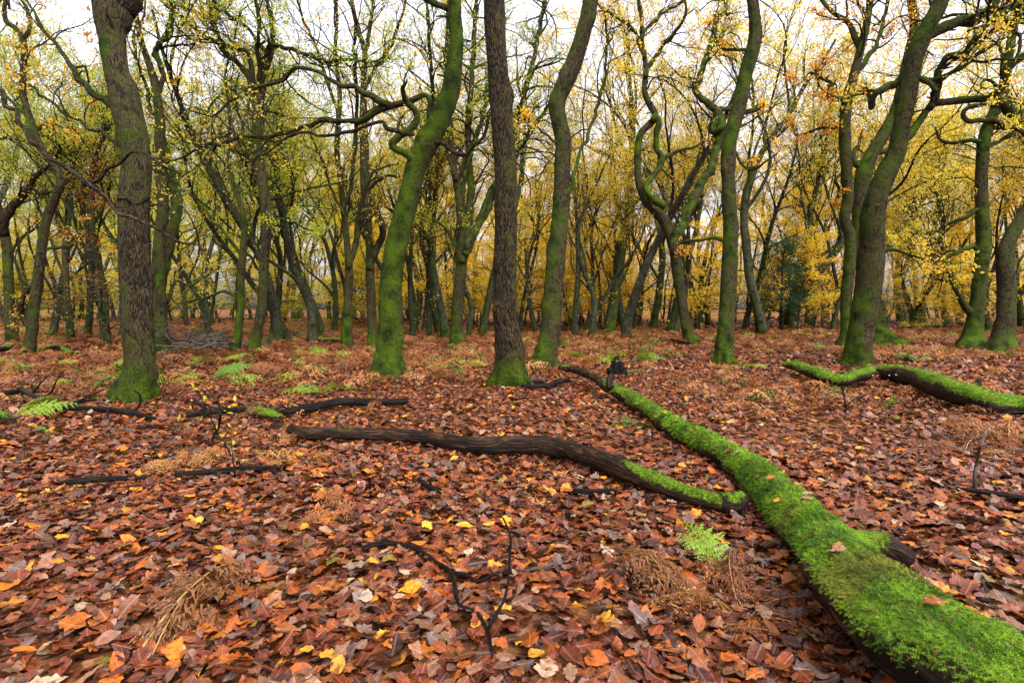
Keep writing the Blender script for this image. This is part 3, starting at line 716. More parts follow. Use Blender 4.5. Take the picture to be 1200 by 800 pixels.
traced_tree("crooked-topped oak with green leaves standing left of the leaning mossy tree",
    [(298, 415, 15), (301, 392, 13), (307, 355, 12), (309, 322, 12), (311, 290, 12), (314, 262, 15), (311, 238, 14), (308, 215, 13), (303, 182, 12), (301, 160, 13), (303, 132, 14), (303, 108, 13), (307, 92, 8), (317, 66, 7), (320, 40, 6), (316, 15, 5), (310, -12, 4)],
    [([(299, 112, 8), (295, 98, 8), (286, 82, 7), (272, 68, 6), (262, 60, 6), (256, 48, 5), (248, 20, 5), (244, -5, 4)], dict(ext=1.2)),
     ([(296, 100, 7), (294, 78, 6), (293, 66, 6), (286, 60, 5), (270, 54, 5), (250, 49, 5), (236, 40, 5), (218, 23, 4), (203, 14, 4), (192, 4, 3)], dict(ext=.8, dz=-.8)),
     ([(303, 108, 7), (305, 80, 6), (301, 60, 5), (304, 40, 4), (302, 10, 4), (300, -10, 3)], dict(ext=1)),
     ([(309, 88, 6), (315, 55, 5), (330, 55, 5), (350, 60, 4), (370, 68, 4), (385, 71, 4), (400, 70, 4)], dict(ext=1.5, dz=-1.2)),
     ([(308, 56, 5), (296, 40, 4), (284, 28, 4), (268, 17, 4), (254, 5, 3), (246, -6, 3)], dict(ext=.6)),
     ([(296, 100, 6), (304, 104, 5), (318, 98, 4), (330, 93, 3), (338, 84, 2)], dict(ext=.4, twig=.4)),
     ([(305, 200, 4), (290, 180, 3), (284, 150, 3), (276, 110, 3), (278, 95, 2)], dict(ext=.6)),
     ([(311, 262, 5), (325, 258, 3), (345, 262, 3), (360, 268, 2)], dict(ext=.5, leaf=G_, keep=.9))],
    leaf={'green': 3, 'lime': 3, 'gold': .4}, moss=(.16, .5, .2, .18), seed=13, m=28, keep=.85, twig=1.5, twig_t=.4)
traced_tree("mossy oak standing behind the thick brown-barked oak at the left, with a double stem",
    [(191, 416, 24), (189, 400, 20), (187, 370, 17), (186, 330, 16), (187, 285, 15), (191, 245, 14), (189, 212, 13), (186, 185, 12), (187, 140, 11), (183, 110, 10), (178, 85, 9), (166, 50, 7), (160, 20, 6), (156, -10, 5)],
    [([(190, 330, 10), (197, 290, 11), (205, 258, 12), (206, 232, 12), (199, 200, 10), (192, 170, 9), (189, 155, 8)], dict(ext=0, twig=.5, dz=.6)),
     ([(186, 104, 7), (192, 90, 7), (188, 74, 6), (182, 62, 6), (192, 46, 5), (199, 25, 5), (202, -8, 4)], dict(ext=1)),
     ([(180, 64, 5), (190, 50, 5), (199, 40, 4), (205, 10, 4)], dict(ext=.6)),
     ([(176, 130, 5), (172, 105, 4), (160, 70, 4), (157, 40, 3)], dict(ext=.6)),
     ([(196, 355, 4), (206, 330, 4), (222, 335, 3), (240, 325, 2)], dict(ext=.6))],
    leaf={'gold': 2, 'lime': 2}, moss=(.22, .55, .15, .2), seed=14, m=26, keep=.5)
traced_tree("sinuous dark oak near the left edge whose bare top zigzags against the sky",
    [(31, 419, 17), (36, 396, 13), (40, 362, 12), (45, 322, 12), (50, 282, 11), (55, 256, 11), (63, 235, 10), (71, 216, 10), (68, 200, 9), (58, 186, 9), (46, 170, 9), (39, 152, 10), (33, 132, 8), (27, 112, 8), (27, 95, 7), (28, 70, 7), (28, 48, 7), (18, 33, 6), (8, 26, 6), (5, 12, 5), (9, -10, 4)],
    [([(28, 48, 5), (34, 40, 5), (34, 22, 4), (30, 8, 4), (20, -5, 3)], dict(ext=.6)),
     ([(39, 150, 5), (50, 147, 4), (60, 144, 3), (72, 147, 2)], dict(ext=.3)),
     ([(32, 135, 5), (22, 128, 4), (12, 118, 4), (0, 110, 3)], dict(ext=.5)),
     ([(45, 322, 5), (36, 335, 5), (28, 352, 5), (27, 370, 5), (33, 385, 4)], dict(ext=0, twig=.3)),
     ([(56, 292, 4), (72, 290, 4), (88, 285, 3), (97, 272, 3)], dict(ext=.5))],
    leaf={'gold': 2, 'rust': 1, 'lime': 1}, moss=(.15, .5, .2, .2), seed=15, m=24, keep=.4)
traced_tree("oak at the left edge with a reddish mossy bough reaching up to the right",
    [(15, 404, 15), (12, 372, 12), (10, 330, 11), (8, 290, 11), (2, 262, 12), (-6, 235, 11), (-12, 200, 9), (-10, 150, 8), (-18, 90, 7)],
    [([(4, 262, 11), (12, 246, 10), (22, 236, 9), (33, 222, 8), (40, 208, 6), (55, 196, 4), (70, 178, 4)], dict(ext=.8, dz=-.8, moss=(-.1, 0, .5, 0))),
     ([(10, 300, 4), (25, 280, 3), (40, 268, 3)], dict(ext=.5)),
     ([(-10, 165, 5), (5, 160, 5), (20, 168, 5), (33, 178, 5), (45, 187, 4)], dict(ext=.5, moss=(.4, 0, .2, 0)))],
    leaf={'yellow': 2, 'rust': 1, 'gold': 1}, moss=(.2, .5, .2, .2), seed=16, m=24, keep=.5)
traced_tree("slim double-stemmed tree left of the leaning mossy oak, dividing low at a narrow fork",
    [(408, 409, 16), (406, 388, 14), (408, 352, 11), (409, 322, 11), (408, 300, 9), (405, 270, 8), (402, 240, 8), (399, 210, 7), (395, 180, 7), (396, 150, 7), (398, 110, 6), (393, 60, 5), (395, 20, 4), (391, -10, 4)],
    [([(411, 305, 8), (418, 280, 8), (421, 258, 7), (424, 238, 6), (430, 220, 5)], dict(ext=1.5)),
     ([(403, 245, 5), (412, 215, 5), (415, 180, 5), (418, 130, 4), (415, 80, 4), (417, 20, 3)], dict(ext=1)),
     ([(398, 140, 4), (385, 100, 4), (372, 60, 3), (355, 20, 3), (347, -8, 3)], dict(ext=1)),
     ([(402, 248, 3), (390, 225, 3), (378, 190, 3), (368, 165, 2)], dict(ext=.6))],
    leaf={'gold': 1, 'lime': 1, 'yellow': 1}, moss=(.2, .4, .2, .2), seed=17, m=22, keep=.4)
traced_tree("grey forked oak half hidden behind the leaning mossy one",
    [(437, 406, 13), (436, 372, 12), (434, 332, 12), (433, 292, 10), (430, 252, 12), (428, 215, 13), (427, 180, 12), (426, 140, 10), (426, 100, 8), (427, 60, 7), (418, 30, 6), (410, -10, 5)],
    [([(435, 305, 9), (443, 288, 9), (449, 275, 8), (445, 255, 7), (438, 240, 6)], dict(ext=.5, twig=.4)),
     ([(427, 70, 5), (433, 40, 4), (437, 10, 4), (438, -10, 3)], dict(ext=1)),
     ([(432, 222, 5), (444, 212, 4), (456, 206, 3), (470, 206, 3)], dict(ext=.6)),
     ([(426, 110, 5), (440, 80, 4), (460, 50, 4), (470, 20, 3), (478, -8, 3)], dict(ext=1))],
    leaf={'orange': 2, 'gold': 2, 'lime': 1}, moss=(.1, .4, .2, .2), seed=18, m=22, keep=.5)
traced_tree("slender mossy tree with a thin sideways branch, just left of the crooked-topped oak",
    [(275, 413, 11), (279, 390, 10), (283, 350, 9), (282, 322, 9), (284, 300, 9), (286, 275, 8), (285, 250, 7), (278, 228, 6), (272, 208, 5), (268, 180, 4), (270, 150, 4), (266, 110, 3)],
    [([(284, 300, 4), (272, 285, 4), (262, 272, 3), (248, 258, 3), (238, 240, 2)], dict(ext=.7)),
     ([(285, 298, 4), (294, 300, 3), (300, 312, 3)], dict(ext=.3, twig=.5)),
     ([(281, 350, 3), (262, 342, 3), (240, 350, 3), (212, 355, 2)], dict(ext=.6, twig=.8))],
    leaf={'yellow': 3, 'lime': 1}, moss=(.35, .4, .1, .2), seed=19, m=18, keep=.6, ext=2.5)
# a tree just out of the frame whose dead bough hangs into the picture
traced_tree("oak at the left edge whose bare dead bough hangs before the thick brown-barked trunk",
    [(-95, 470, 50), (-92, 420, 38), (-88, 330, 36), (-84, 220, 34), (-80, 100, 32), (-78, -30, 28)],
    [([(-84, 60, 10), (-50, 70, 8), (-20, 92, 7), (0, 110, 6), (18, 134, 5), (35, 160, 5), (52, 178, 5), (65, 190, 5), (82, 203, 5), (100, 216, 5), (122, 230, 4), (137, 246, 4), (155, 256, 4), (178, 268, 3), (200, 280, 3), (222, 290, 2), (240, 300, 1.5), (245, 308, 1)], dict(ext=0, twig=.25, leaf=None, dz=-1.3, moss=(-.6, 0, -.1, 0), nm="dead_bough", t0=.6)),
     ([(98, 215, 5), (115, 208, 4), (135, 196, 4), (155, 179, 3), (168, 180, 3), (182, 187, 3), (197, 195, 2), (212, 203, 1)], dict(ext=0, twig=0, dz=-.3, moss=(-.6, 0, 0, 0), nm="dead_bough"))],
    leaf={'gold': 1, 'lime': 1}, moss=(.1, .6, .1, .1), seed=20, m=24, D=7.6, stemtwigs=False)

# ------------------------------------------------------------------ the wood behind: kinds of tree, then copies
def wood_oak(seed, H=17.0, r0=.25, nl=6, fork=(.22, .75), wig=.055, spread=(.35, .8)):
    rng = np.random.default_rng(seed)
    P0, R0 = grow(rng, np.array([[0, 0, -.25]]), np.array([[rng.normal() * .12, rng.normal() * .12, 1]]), np.array([H * .8]), np.array([r0]), 26, wig, .10, .22)
    g = Geo()
    hi_tube(g, P0[0], R0[0], 14, .03, .10, .5, (.16, .55, .2, .25), (-.6, -.5), seed, 0.0)
    S, D, r, tt = kids(rng, P0, R0, nl, *fork, *spread, up=.35)
    L1 = H * (.62 - .35 * tt) * rng.uniform(.8, 1.2, nl)
    P1, R1 = grow(rng, S, D, L1, r * .52, 16, .13, .085, .2)
    batch_tubes(g, P1, R1, 8, .2, .45, seed)
    A = np.concatenate([P1, np.stack([resample(P0[0][12:], R0[0][12:], 16)[0]])]); AR = np.concatenate([R1, resample(P0[0][12:], R0[0][12:], 16)[1][None]])
    S, D, r, tt = kids(rng, A, AR, 6, .2, .95, .4, .95, up=.25)
    L2 = np.repeat(np.append(L1, H * .4), 6) * .42 * (1.25 - .7 * tt) * rng.uniform(.6, 1.3, len(S))
    P2, R2 = grow(rng, S, D, L2, np.maximum(r * .48, .010), 10, .16, .06, .3)
    batch_tubes(g, P2, R2, 5, .12, .4, seed)
    S, D, r, tt = kids(rng, np.concatenate([P2]), R2, 5, .2, 1, .35, .85, up=.2)
    L3 = np.repeat(L2, 5) * .48 * rng.uniform(.6, 1.3, len(S))
    P3, R3 = grow(rng, S, D, L3, np.maximum(r * .55, .008), 7, .15, .05, .4)
    batch_tubes(g, P3, R3, 4, .05, .2, seed)
    S, D, r, tt = kids(rng, P3, R3, 5, .25, 1, .35, .95, up=.1)
    L4 = np.repeat(L3, 5) * .5 * rng.uniform(.6, 1.3, len(S))
    P4, R4 = grow(rng, S, D, L4, np.maximum(r * .6, .006), 4, .15, .02, .6)
    batch_tubes(g, P4, R4, 3, 0, 0, seed)
    # dead twiggy side shoots low on the stem
    S, D, r, tt = kids(rng, P0, R0, 5, .08, .3, .8, 1.4)
    Pd, Rd = grow(rng, S, D, rng.uniform(.8, 2.6, len(S)), np.full(len(S), .028), 9, .22, .02, .3); batch_tubes(g, Pd, Rd, 5, .15, .4, seed)
    S, D, r, tt = kids(rng, Pd, Rd, 4, .3, 1, .4, 1.0); Pe, Re = grow(rng, S, D, rng.uniform(.3, 1.0, len(S)), r * .6, 6, .2, .0, .4); batch_tubes(g, Pe, Re, 3, 0, .1, seed)
    return g.mesh("trunk", M_FAR, kinds=("tc", "moss")), P3, P4, Pe

def wood_crown(seed, T, pal, keep, size=.13):
    rng = np.random.default_rng(seed); g = Geo(); P3, P4, Pe = T
    crown_leaves(g, rng, P4, 8, size, pal, .13, keep=keep)
    crown_leaves(g, rng, P3, 4, size, pal, .12, keep=keep * .5)
    crown_leaves(g, rng, Pe, 6, size * .8, pal, .06, keep=min(1, keep * 1.2))
    return g.mesh("crown", M_LEAF, False, kinds=("col",))

def wood_beech(seed, H=7.5, r0=.09):
    """understorey beech: thin stem, flat layered sprays of leaves"""
    rng = np.random.default_rng(seed); g = Geo()
    P0, R0 = grow(rng, np.array([[0, 0, -.15]]), np.array([[rng.normal() * .1, rng.normal() * .1, 1]]), np.array([H]), np.array([r0]), 18, .05, .06, .2)
    hi_tube(g, P0[0], R0[0], 9, .02, .08, .3, (.0, .5, .1, .1), (-.6, -.5), seed)
    S, D, r, tt = kids(rng, P0, R0, 22, .10, 1.0, .9, 1.45, up=.12)
    L1 = (H * .48) * (1.1 - .75 * tt) * rng.uniform(.6, 1.2, len(S))
    P1, R1 = grow(rng, S, D, L1, np.minimum(r * .5, .03), 10, .09, -.005, .2); batch_tubes(g, P1, R1, 5, .05, .3, seed)
    S, D, r, tt = kids(rng, P1, R1, 8, .15, 1, .5, .95, flat=.8)
    L2 = np.repeat(L1, 8) * .42 * (1.2 - .6 * tt) * rng.uniform(.6, 1.2, len(S))
    P2, R2 = grow(rng, S, D, L2, np.maximum(r * .5, .006), 6, .10, -.01, .4); batch_tubes(g, P2, R2, 3, 0, 0, seed)
    return g.mesh("trunk", M_FAR, kinds=("tc", "moss")), P1, P2
def beech_crown(seed, T, pal, keep, size=.115):
    rng = np.random.default_rng(seed); g = Geo(); P1, P2 = T
    crown_leaves(g, rng, P2, 25, size, pal, .18, .8, keep, t0=.05)
    crown_leaves(g, rng, P1, 8, size, pal, .16, .8, keep)
    return g.mesh("crown", M_LEAF, False, kinds=("col",))

PALS = {'L': {'lime': 4, 'yellow': 1.2, 'green': 3.6, 'gold': .3}, 'C': {'gold': 1.2, 'yellow': 3, 'lime': 1.3, 'orange': .3}, 'R': {'gold': 1.4, 'yellow': 4, 'orange': .3, 'lime': 2}}
OAKS = []
for q in range(8):
    r = np.random.default_rng(300 + q)
    me, P3, P4, Pe = wood_oak(300 + q, r.uniform(15.5, 19.5), r.uniform(.19, .25), int(r.integers(5, 8)), (r.uniform(.14, .3), .85), r.uniform(.04, .075), (.3, r.uniform(.6, .9)))
    OAKS.append((me, {k: wood_crown(400 + q, (P3, P4, Pe), PALS[k], {'L': .95, 'C': .72, 'R': .78}[k], .112) for k in 'LCR'}))
SLIM = []
for q in range(4):
    r = np.random.default_rng(350 + q)
    me, P3, P4, Pe = wood_oak(350 + q, r.uniform(14, 17.5), r.uniform(.12, .16), 4, (r.uniform(.35, .5), .9), r.uniform(.05, .085), (.25, .6))
    SLIM.append((me, {k: wood_crown(450 + q, (P3, P4, Pe), PALS[k], .6, .11) for k in 'LCR'}))
BPAL = {'L': {'yellow': 3.4, 'lime': 4, 'gold': .5}, 'C': {'gold': 1.5, 'yellow': 4, 'lime': .6, 'orange': .3}, 'R': {'gold': 2, 'orange': .5, 'yellow': 4, 'lime': .5}}
BEECHES = []
for q in range(5):
    r = np.random.default_rng(500 + q)
    me, P1, P2 = wood_beech(500 + q, r.uniform(6.5, 12), r.uniform(.08, .13))
    BEECHES.append((me, {k: beech_crown(600 + q, (P1, P2), BPAL[k], 1.0, .15) for k in 'LCR'}))

def side(x, y):
    a = x / max(y, 1); a += np.random.default_rng(int(abs(x * 977 + y * 131))).normal() * .15
    return 'L' if a < -.2 else ('C' if a < .22 else 'R')

def place_copy(kind, q, x, y, sc, rz, label, group, pal):
    me, cr = {'oak': OAKS, 'slim': SLIM, 'beech': BEECHES}[kind][q]
    root = thing("beech_sapling" if kind == 'beech' else "oak_tree", label, "tree", (x, y, float(ground_h(x, y))), group)
    root.rotation_euler = (0, 0, rz); root.scale = (sc, sc, sc * (1.0 if kind == 'oak' else 1))
    link("trunk", me, root); link("crown", cr[pal], root)
    return root

# the second row, placed where the photograph shows each stem: x, foot y, stem width in pixels
ROW = [(62, 396, 8), (82, 402, 9), (101, 398, 8), (121, 403, 9), (127, 399, 8), (141, 398, 7), (246, 394, 5), (318, 406, 8), (327, 404, 11), (341, 404, 8), (366, 406, 11), (377, 396, 8), (392, 392, 5),
       (467, 396, 6), (482, 397, 7), (488, 392, 5), (503, 393, 7), (513, 392, 9), (521, 398, 10), (548, 397, 7), (563, 394, 9), (628, 391, 6), (675, 393, 8), (684, 390, 6), (692, 395, 8), (698, 391, 7),
       (713, 391, 12), (733, 396, 11), (743, 385, 5), (765, 386, 9), (784, 388, 8), (791, 392, 8), (817, 383, 6), (830, 381, 6), (874, 386, 7), (894, 389, 14), (917, 386, 11), (924, 387, 10), (947, 381, 7), (970, 379, 6), (979, 380, 6),
       (1041, 379, 9), (1055, 378, 10), (1062, 377, 7), (1075, 377, 8), (1083, 378, 7), (1110, 381, 12), (1126, 380, 7), (1166, 386, 9), (1196, 384, 10)]
rr = np.random.default_rng(77)
taken = [(x, y) for x, y, r in TREES]
GAPS = [(0, "left edge"), (158, "thick brown-barked oak"), (297, "crooked-topped oak"), (408, "slim double-stemmed tree"), (456, "leaning mossy oak"), (537, "fan-topped tree"), (597, "straight reddish oak"), (640, "kinked oak"),
        (808, "candelabra oak"), (848, "slender dark oak"), (1003, "twin-stemmed oak"), (1140, "oak with low bough"), (1230, "right edge")]
ORD = "first second third fourth fifth sixth seventh eighth ninth tenth eleventh twelfth thirteenth fourteenth fifteenth sixteenth".split()
def row_label(px):
    k = max(i for i, (x, _) in enumerate(GAPS) if x <= px); inside = sorted(p for p, _, _ in ROW if GAPS[k][0] <= p < GAPS[k + 1][0])
    return f"{ORD[inside.index(px)]} mid-distance oak from the left, between the {GAPS[k][1]} and the {GAPS[k + 1][1]}"
for k, (px, py, w) in enumerate(ROW):
    p, D = on_ground(px, py)
    r = w * D / FPX / 2
    sc = float(np.clip(r / .22, .65, 1.45))
    place_copy('oak', int(rr.integers(0, 8)), p[0], p[1], sc, rr.uniform(0, 6.28), row_label(px), "oaks of the middle distance", side(p[0], p[1]))
    taken.append((p[0], p[1]))
n = 0; tries = 0
while n < 96 and tries < 6000:
    tries += 1
    D = math.sqrt(rr.uniform(34 ** 2, 100 ** 2)); x = rr.uniform(-1.08, 1.08) * D
    if n < 20: D = rr.uniform(24, 36); x = rr.choice([-1, 1]) * rr.uniform(.95, 1.25) * D
    if min(math.hypot(x - a, D - b) for a, b in taken) < 2.6: continue
    taken.append((x, D)); n += 1
    place_copy('oak', int(rr.integers(0, 8)), x, D, rr.uniform(.75, 1.2), rr.uniform(0, 6.28), "slim distant oak in the deep wood, pale stem under thin yellow leaves", "oaks of the deep wood", side(x, D))
n = 0; tries = 0
while n < 85 and tries < 5000:
    tries += 1
    D = rr.uniform(30, 75); x = rr.uniform(-1.05, 1.05) * D
    if min(math.hypot(x - a, D - b) for a, b in taken) < 1.9: continue
    taken.append((x, D)); n += 1
    place_copy('slim', int(rr.integers(0, 4)), x, D, rr.uniform(.85, 1.2), rr.uniform(0, 6.28), "very slim grey-green oak pole crowded among thicker stems in the distant wood", "slim oak poles of the distant wood", side(x, D))
n = 0
while n < 190:
    D = math.sqrt(rr.uniform(26 ** 2, 80 ** 2)) if n < 110 else rr.uniform(70, 112); x = rr.uniform(-1.05, 1.05) * D
    if n < 60: D = rr.uniform(34, 58); x = rr.uniform(-1.05, 1.05) * D
    if n > 150: D = rr.uniform(34, 70); x = rr.uniform(-.32, .36) * D
    if D < 34 and abs(x) < 9: continue
    if min(math.hypot(x - a, D - b) for a, b in taken) < 1.5: continue
    taken.append((x, D)); n += 1
    place_copy('beech', int(rr.integers(0, 5)), x, D, rr.uniform(.7, 1.25), rr.uniform(0, 6.28), "young beech with flat layered sprays of golden leaves under the distant oaks", "young beeches under the distant oaks", side(x, D))

# ------------------------------------------------------------------ ground
def axis(lo, hi, n, k=5.0):
    u = np.linspace(-1, 1, n); s = np.sinh(u * k) / np.sinh(k)
    return np.where(s < 0, -s * lo, s * hi)
gx = axis(-600, 600, 260, 6.5); gy = axis(-60, 900, 320, 6.5)
X, Y = np.meshgrid(gx, gy, indexing='ij')
V = np.stack([X, Y, ground_h(X, Y)], -1)
gg = Geo(); a, b = X.shape
i = np.arange(a - 1)[:, None]; j = np.arange(b - 1)[None, :]
F = np.stack(np.broadcast_arrays(i * b + j, (i + 1) * b + j, (i + 1) * b + j + 1, i * b + j + 1), -1).reshape(-1, 4)
gg.add(V, F)
link("ground", gg.mesh("ground", M_GROUND, kinds=()), kind="structure")

# ------------------------------------------------------------------ leaf litter
def leaf_template(kind, seed):
    """outline of an oak or beech leaf, 1 long: vertices (n,3), triangles, uv"""
    rng = np.random.default_rng(seed)
    if kind == 'oak':
        u = np.linspace(0, 1, 23); nl = rng.uniform(3.4, 4.4)
        env = .36 * np.sin(np.pi * np.clip(u, .0, 1) ** 1.25 * .97 + .03) ** .75
        w = env * (.52 + .48 * np.abs(np.cos(np.pi * nl * (u - 1.0))) ** .8) * rng.uniform(.92, 1.08, len(u)); w[:2] = .012; w[-1] = 0
    elif kind == 'beech':
        u = np.linspace(0, 1, 9); w = .30 * np.sin(np.pi * u ** .85) ** .8; w[0] = .012; w[-1] = 0
    else:
        u = np.array([0, .25, .55, .82, 1.0]); w = np.array([.02, .22, .30, .2, 0]) * rng.uniform(.8, 1.2)
    n = len(u)
    c1, c2, c3, c4 = rng.normal() * .12, rng.uniform(-.5, 1.0), rng.normal() * .4, rng.uniform(.02, .07)
    wl = np.interp(np.clip(u + rng.normal() * .02, 0, 1), u, w) * rng.uniform(.85, 1.15); wl[0] = w[0]; wl[-1] = 0
    rows = []
    for s, ww in ((1, w), (0, w * 0), (-1, wl)):
        v = s * ww
        x = u - .5 * c1 * 0; z = c1 * (u - .5) ** 2 * 4 * .5 + c2 * v ** 2 * 1.6 + c3 * v * (u - .5) + c4 * np.sin(u * 17 + s * 2 + seed) * np.abs(v) * 2.2
        rows.append(np.stack([x - .5, v + .10 * c3 * (u - .5) ** 2, z], 1))
    Vt = np.concatenate(rows); tr = []
    for k in range(n - 1):
        for a0, b0 in ((0, n), (n, 2 * n)):
            a, b = a0 + k, b0 + k
            tr += [[b, b + 1, a + 1], [b, a + 1, a]]
    uv = np.stack([np.tile(u, 3), np.concatenate([w, w * 0, -wl])], 1)
    return Vt, np.array(tr), uv

LIT = np.array([(.150, .038, .009), (.185, .050, .011), (.115, .027, .008), (.075, .019, .007), (.225, .068, .014), (.20, .082, .034), (.27, .135, .072), (.23, .125, .085), (.048, .014, .006), (.34, .105, .010), (.36, .215, .12),
                (.60, .31, .015), (.60, .38, .04), (.48, .18, .010), (.44, .34, .22), (.18, .20, .02), (.17, .115, .095), (.29, .11, .022)])  # mauve: partly leaf tone, partly lavender sky sheen put into the colour
LITW = np.array([14, 13, 15, 15, 12, 9, 6, 6, 14, 7, 3.5, 2.2, 1.6, 3.0, 1.4, .5, 7, 8]); LITW = LITW / LITW.sum()
def litter(g, rng, x, y, temps, size, tilt, lift, shade=1.0, wts=None, z0=0.0):
    N = len(x); z = ground_h(x, y) + z0
    pick = rng.integers(0, len(temps), N)
    ci = rng.choice(len(LIT), N, p=LITW if wts is None else wts); col = LIT[ci] * rng.uniform(.45, 1.22, (N, 1)) * np.where(np.isin(ci, (6, 7, 10, 14, 16))[:, None], np.array([.68, .59, .52]), np.array([.84, .60, .40])) * shade
    gxn = (ground_h(x + .05, y) + z0 - z) / .05; gyn = (ground_h(x, y + .05) + z0 - z) / .05
    for k, (Vt, tr, uv) in enumerate(temps):
        m = np.where(pick == k)[0]
        if not len(m): continue
        n = len(m); yaw = rng.uniform(0, 2 * pi, n); sc = size * rng.uniform(.6, 1.25, n)
        a = rng.normal(size=n) * tilt; b = rng.normal(size=n) * tilt
        flip = np.where(rng.random(n) < .5, -1.0, 1.0)
        A = Vt[None] * sc[:, None, None] * np.array([1, 1, 1.0]); A = A.copy(); A[:, :, 2] *= flip[:, None]
        A[:, :, 2] += A[:, :, 0] * np.tan(np.clip(a, -1, 1))[:, None] + A[:, :, 1] * np.tan(np.clip(b, -1, 1))[:, None]
        c, s = np.cos(yaw)[:, None], np.sin(yaw)[:, None]
        Xw = A[:, :, 0] * c - A[:, :, 1] * s; Yw = A[:, :, 0] * s + A[:, :, 1] * c
        Zw = A[:, :, 2] + Xw * gxn[m][:, None] + Yw * gyn[m][:, None] + (z[m] + .004 + lift * rng.random(n) ** 1.3 + sc * .05)[:, None]
        Vw = np.stack([Xw + x[m][:, None], Yw + y[m][:, None], Zw], -1)
        nv = len(Vt); T = (tr[None] + (np.arange(n) * nv)[:, None, None]).reshape(-1, 3)
        tc = np.concatenate([np.broadcast_to(uv[None], (n, nv, 2)), np.broadcast_to(rng.random((n, 1, 1)), (n, nv, 1))], -1)
        g.add(Vw, None, T, tc, None, np.repeat(col[m], nv, 0))

def area_pts(rng, y0, y1, dens, slope=.98, pad=1.4):
    xm = y1 * slope + pad; n = int(dens * 2 * xm * (y1 - y0))
    x = rng.uniform(-xm, xm, n); y = rng.uniform(y0, y1, n); k = np.abs(x) < y * slope + pad
    return x[k], y[k]
lr = np.random.default_rng(9)
T_OAK = [leaf_template('oak', s) for s in range(8)]; T_BEE = [leaf_template('beech', 50 + s) for s in range(6)]; T_SIM = [leaf_template('simple', 80 + s) for s in range(6)]
g = Geo()
x, y = area_pts(lr, .9, 5.6, 340); litter(g, lr, x, y, T_OAK + T_OAK + T_BEE, .104, .26, .05)
x, y = area_pts(lr, .9, 5.6, 260); litter(g, lr, x, y, T_BEE, .076, .27, .050)
TOPW = np.array([4, 4, 2, 2, 5, 6, 7, 7, 2, 5, 5, 2.2, 1.8, 3, 3, .5, 7, 5]); TOPW = TOPW / TOPW.sum()
x, y = area_pts(lr, .9, 5.6, 30); litter(g, lr, x, y, T_OAK, .112, .16, .015, 1.0, TOPW, .04)
x, y = area_pts(lr, .9, 9, 14); litter(g, lr, x, y, T_BEE, .085, .16, .015, 1.1, TOPW, .045)
x, y = area_pts(lr, 5.6, 13, 300); litter(g, lr, x, y, T_SIM, .098, .30, .04)
for tx, ty, tr_ in TREES:
    if ty < 24:
        m = 110 if ty < 17 else 60; th = lr.uniform(0, 2 * pi, m); q = lr.random(m) ** 1.6
        litter(g, lr, tx + np.cos(th) * (tr_ * 1.25 + .32 * q), ty + np.sin(th) * (tr_ * 1.25 + .32 * q), T_SIM, .10, .5, .02, z0=.10 * (1 - q) * lr.random(m))
link("leaf_litter", g.mesh("leaf_litter", M_LITTER, True, kinds=("tc", "col")), kind="stuff")
g = Geo()
x, y = area_pts(lr, 13, 36, 85); litter(g, lr, x, y, T_SIM[:3], .14, .34, .03)
x, y = area_pts(lr, 36, 75, 10); litter(g, lr, x, y, T_SIM[:3], .30, .34, .03)
link("leaf_litter", g.mesh("leaf_litter", M_LITTER, True, kinds=("tc", "col")), kind="stuff")

def log_curve(P, step, sink=.85, lifts=None, D=None):
    rows = []
    for k, (x, y, w) in enumerate(P):
        lf = 0 if lifts is None else np.interp(k / (len(P) - 1), *zip(*lifts))
        p, d = on_ground(x, y, lf, w * sink)
        rows.append([*p, max(w, 1) * .5 * d / FPX])
    C = catmull(np.array(rows), step); return C[:, :3], C[:, 3]

LOGS = []
def fallen(name, label, P, mat, moss, step=.05, m=30, seed=1, lifts=None, sink=.85, shoots=0, shoot_len=.02, group=None, ridge=.06, lump=.12, stubs=(), cat="fallen log", ell=None, thr=.5):
    pts, rad = log_curve(P, step, sink, lifts)
    base = np.array([*pts[len(pts) // 2][:2], float(ground_h(*pts[len(pts) // 2][:2]))])
    g = Geo(); mo = moss if not callable(moss) else moss(np.linspace(0, 1, len(pts)))
    surf = hi_tube(g, pts, rad, m, ridge, lump, 0, mo, seed=seed, ell=ell)
    LOGS.append((pts, rad))
    kids_ = [("stub", sp, sm) for sp, sm in stubs]
    if not shoots and not kids_:
        o = link(name, g.mesh(name, mat, origin=base, kinds=("tc", "moss")), None, label=label, category=cat)
        o.location = base
        if group: o["group"] = group
        return o, surf
    root = thing(name, label, cat, tuple(base), group)
    link("trunk", g.mesh("trunk", mat, origin=base, kinds=("tc", "moss")), root)
    r = np.random.default_rng(seed + 70); gm = Geo()
    if shoots: moss_shoots(gm, r, surf, shoots, shoot_len, thr)
    for q, (nm, sp, sm) in enumerate(kids_):
        a = np.array([p[:3] for p in sp]); rr_ = np.array([p[3] for p in sp])
        C = catmull(np.column_stack([a, rr_]), step * .6); gs = Geo()
        if callable(sm): sm = sm(np.linspace(0, 1, len(C)))
        sf = hi_tube(gs, C[:, :3], C[:, 3], 18, ridge, .15, 0, sm, seed=seed + 11 + q)
        link(nm, gs.mesh(nm, mat, origin=base, kinds=("tc", "moss")), root)
        if shoots: moss_shoots(gm, r, sf, shoots, shoot_len, thr)
    if gm.n:
        link("moss", gm.mesh("moss", M_MOSS, False, origin=base, kinds=("col",)), root, kind="stuff")
    return root, surf

def stub_px(P, D0, dD):
    return [(*at(x, y, D0 + dD * k / max(len(P) - 1, 1)), w * .5 * D0 / FPX) for k, (x, y, w) in enumerate(P)]

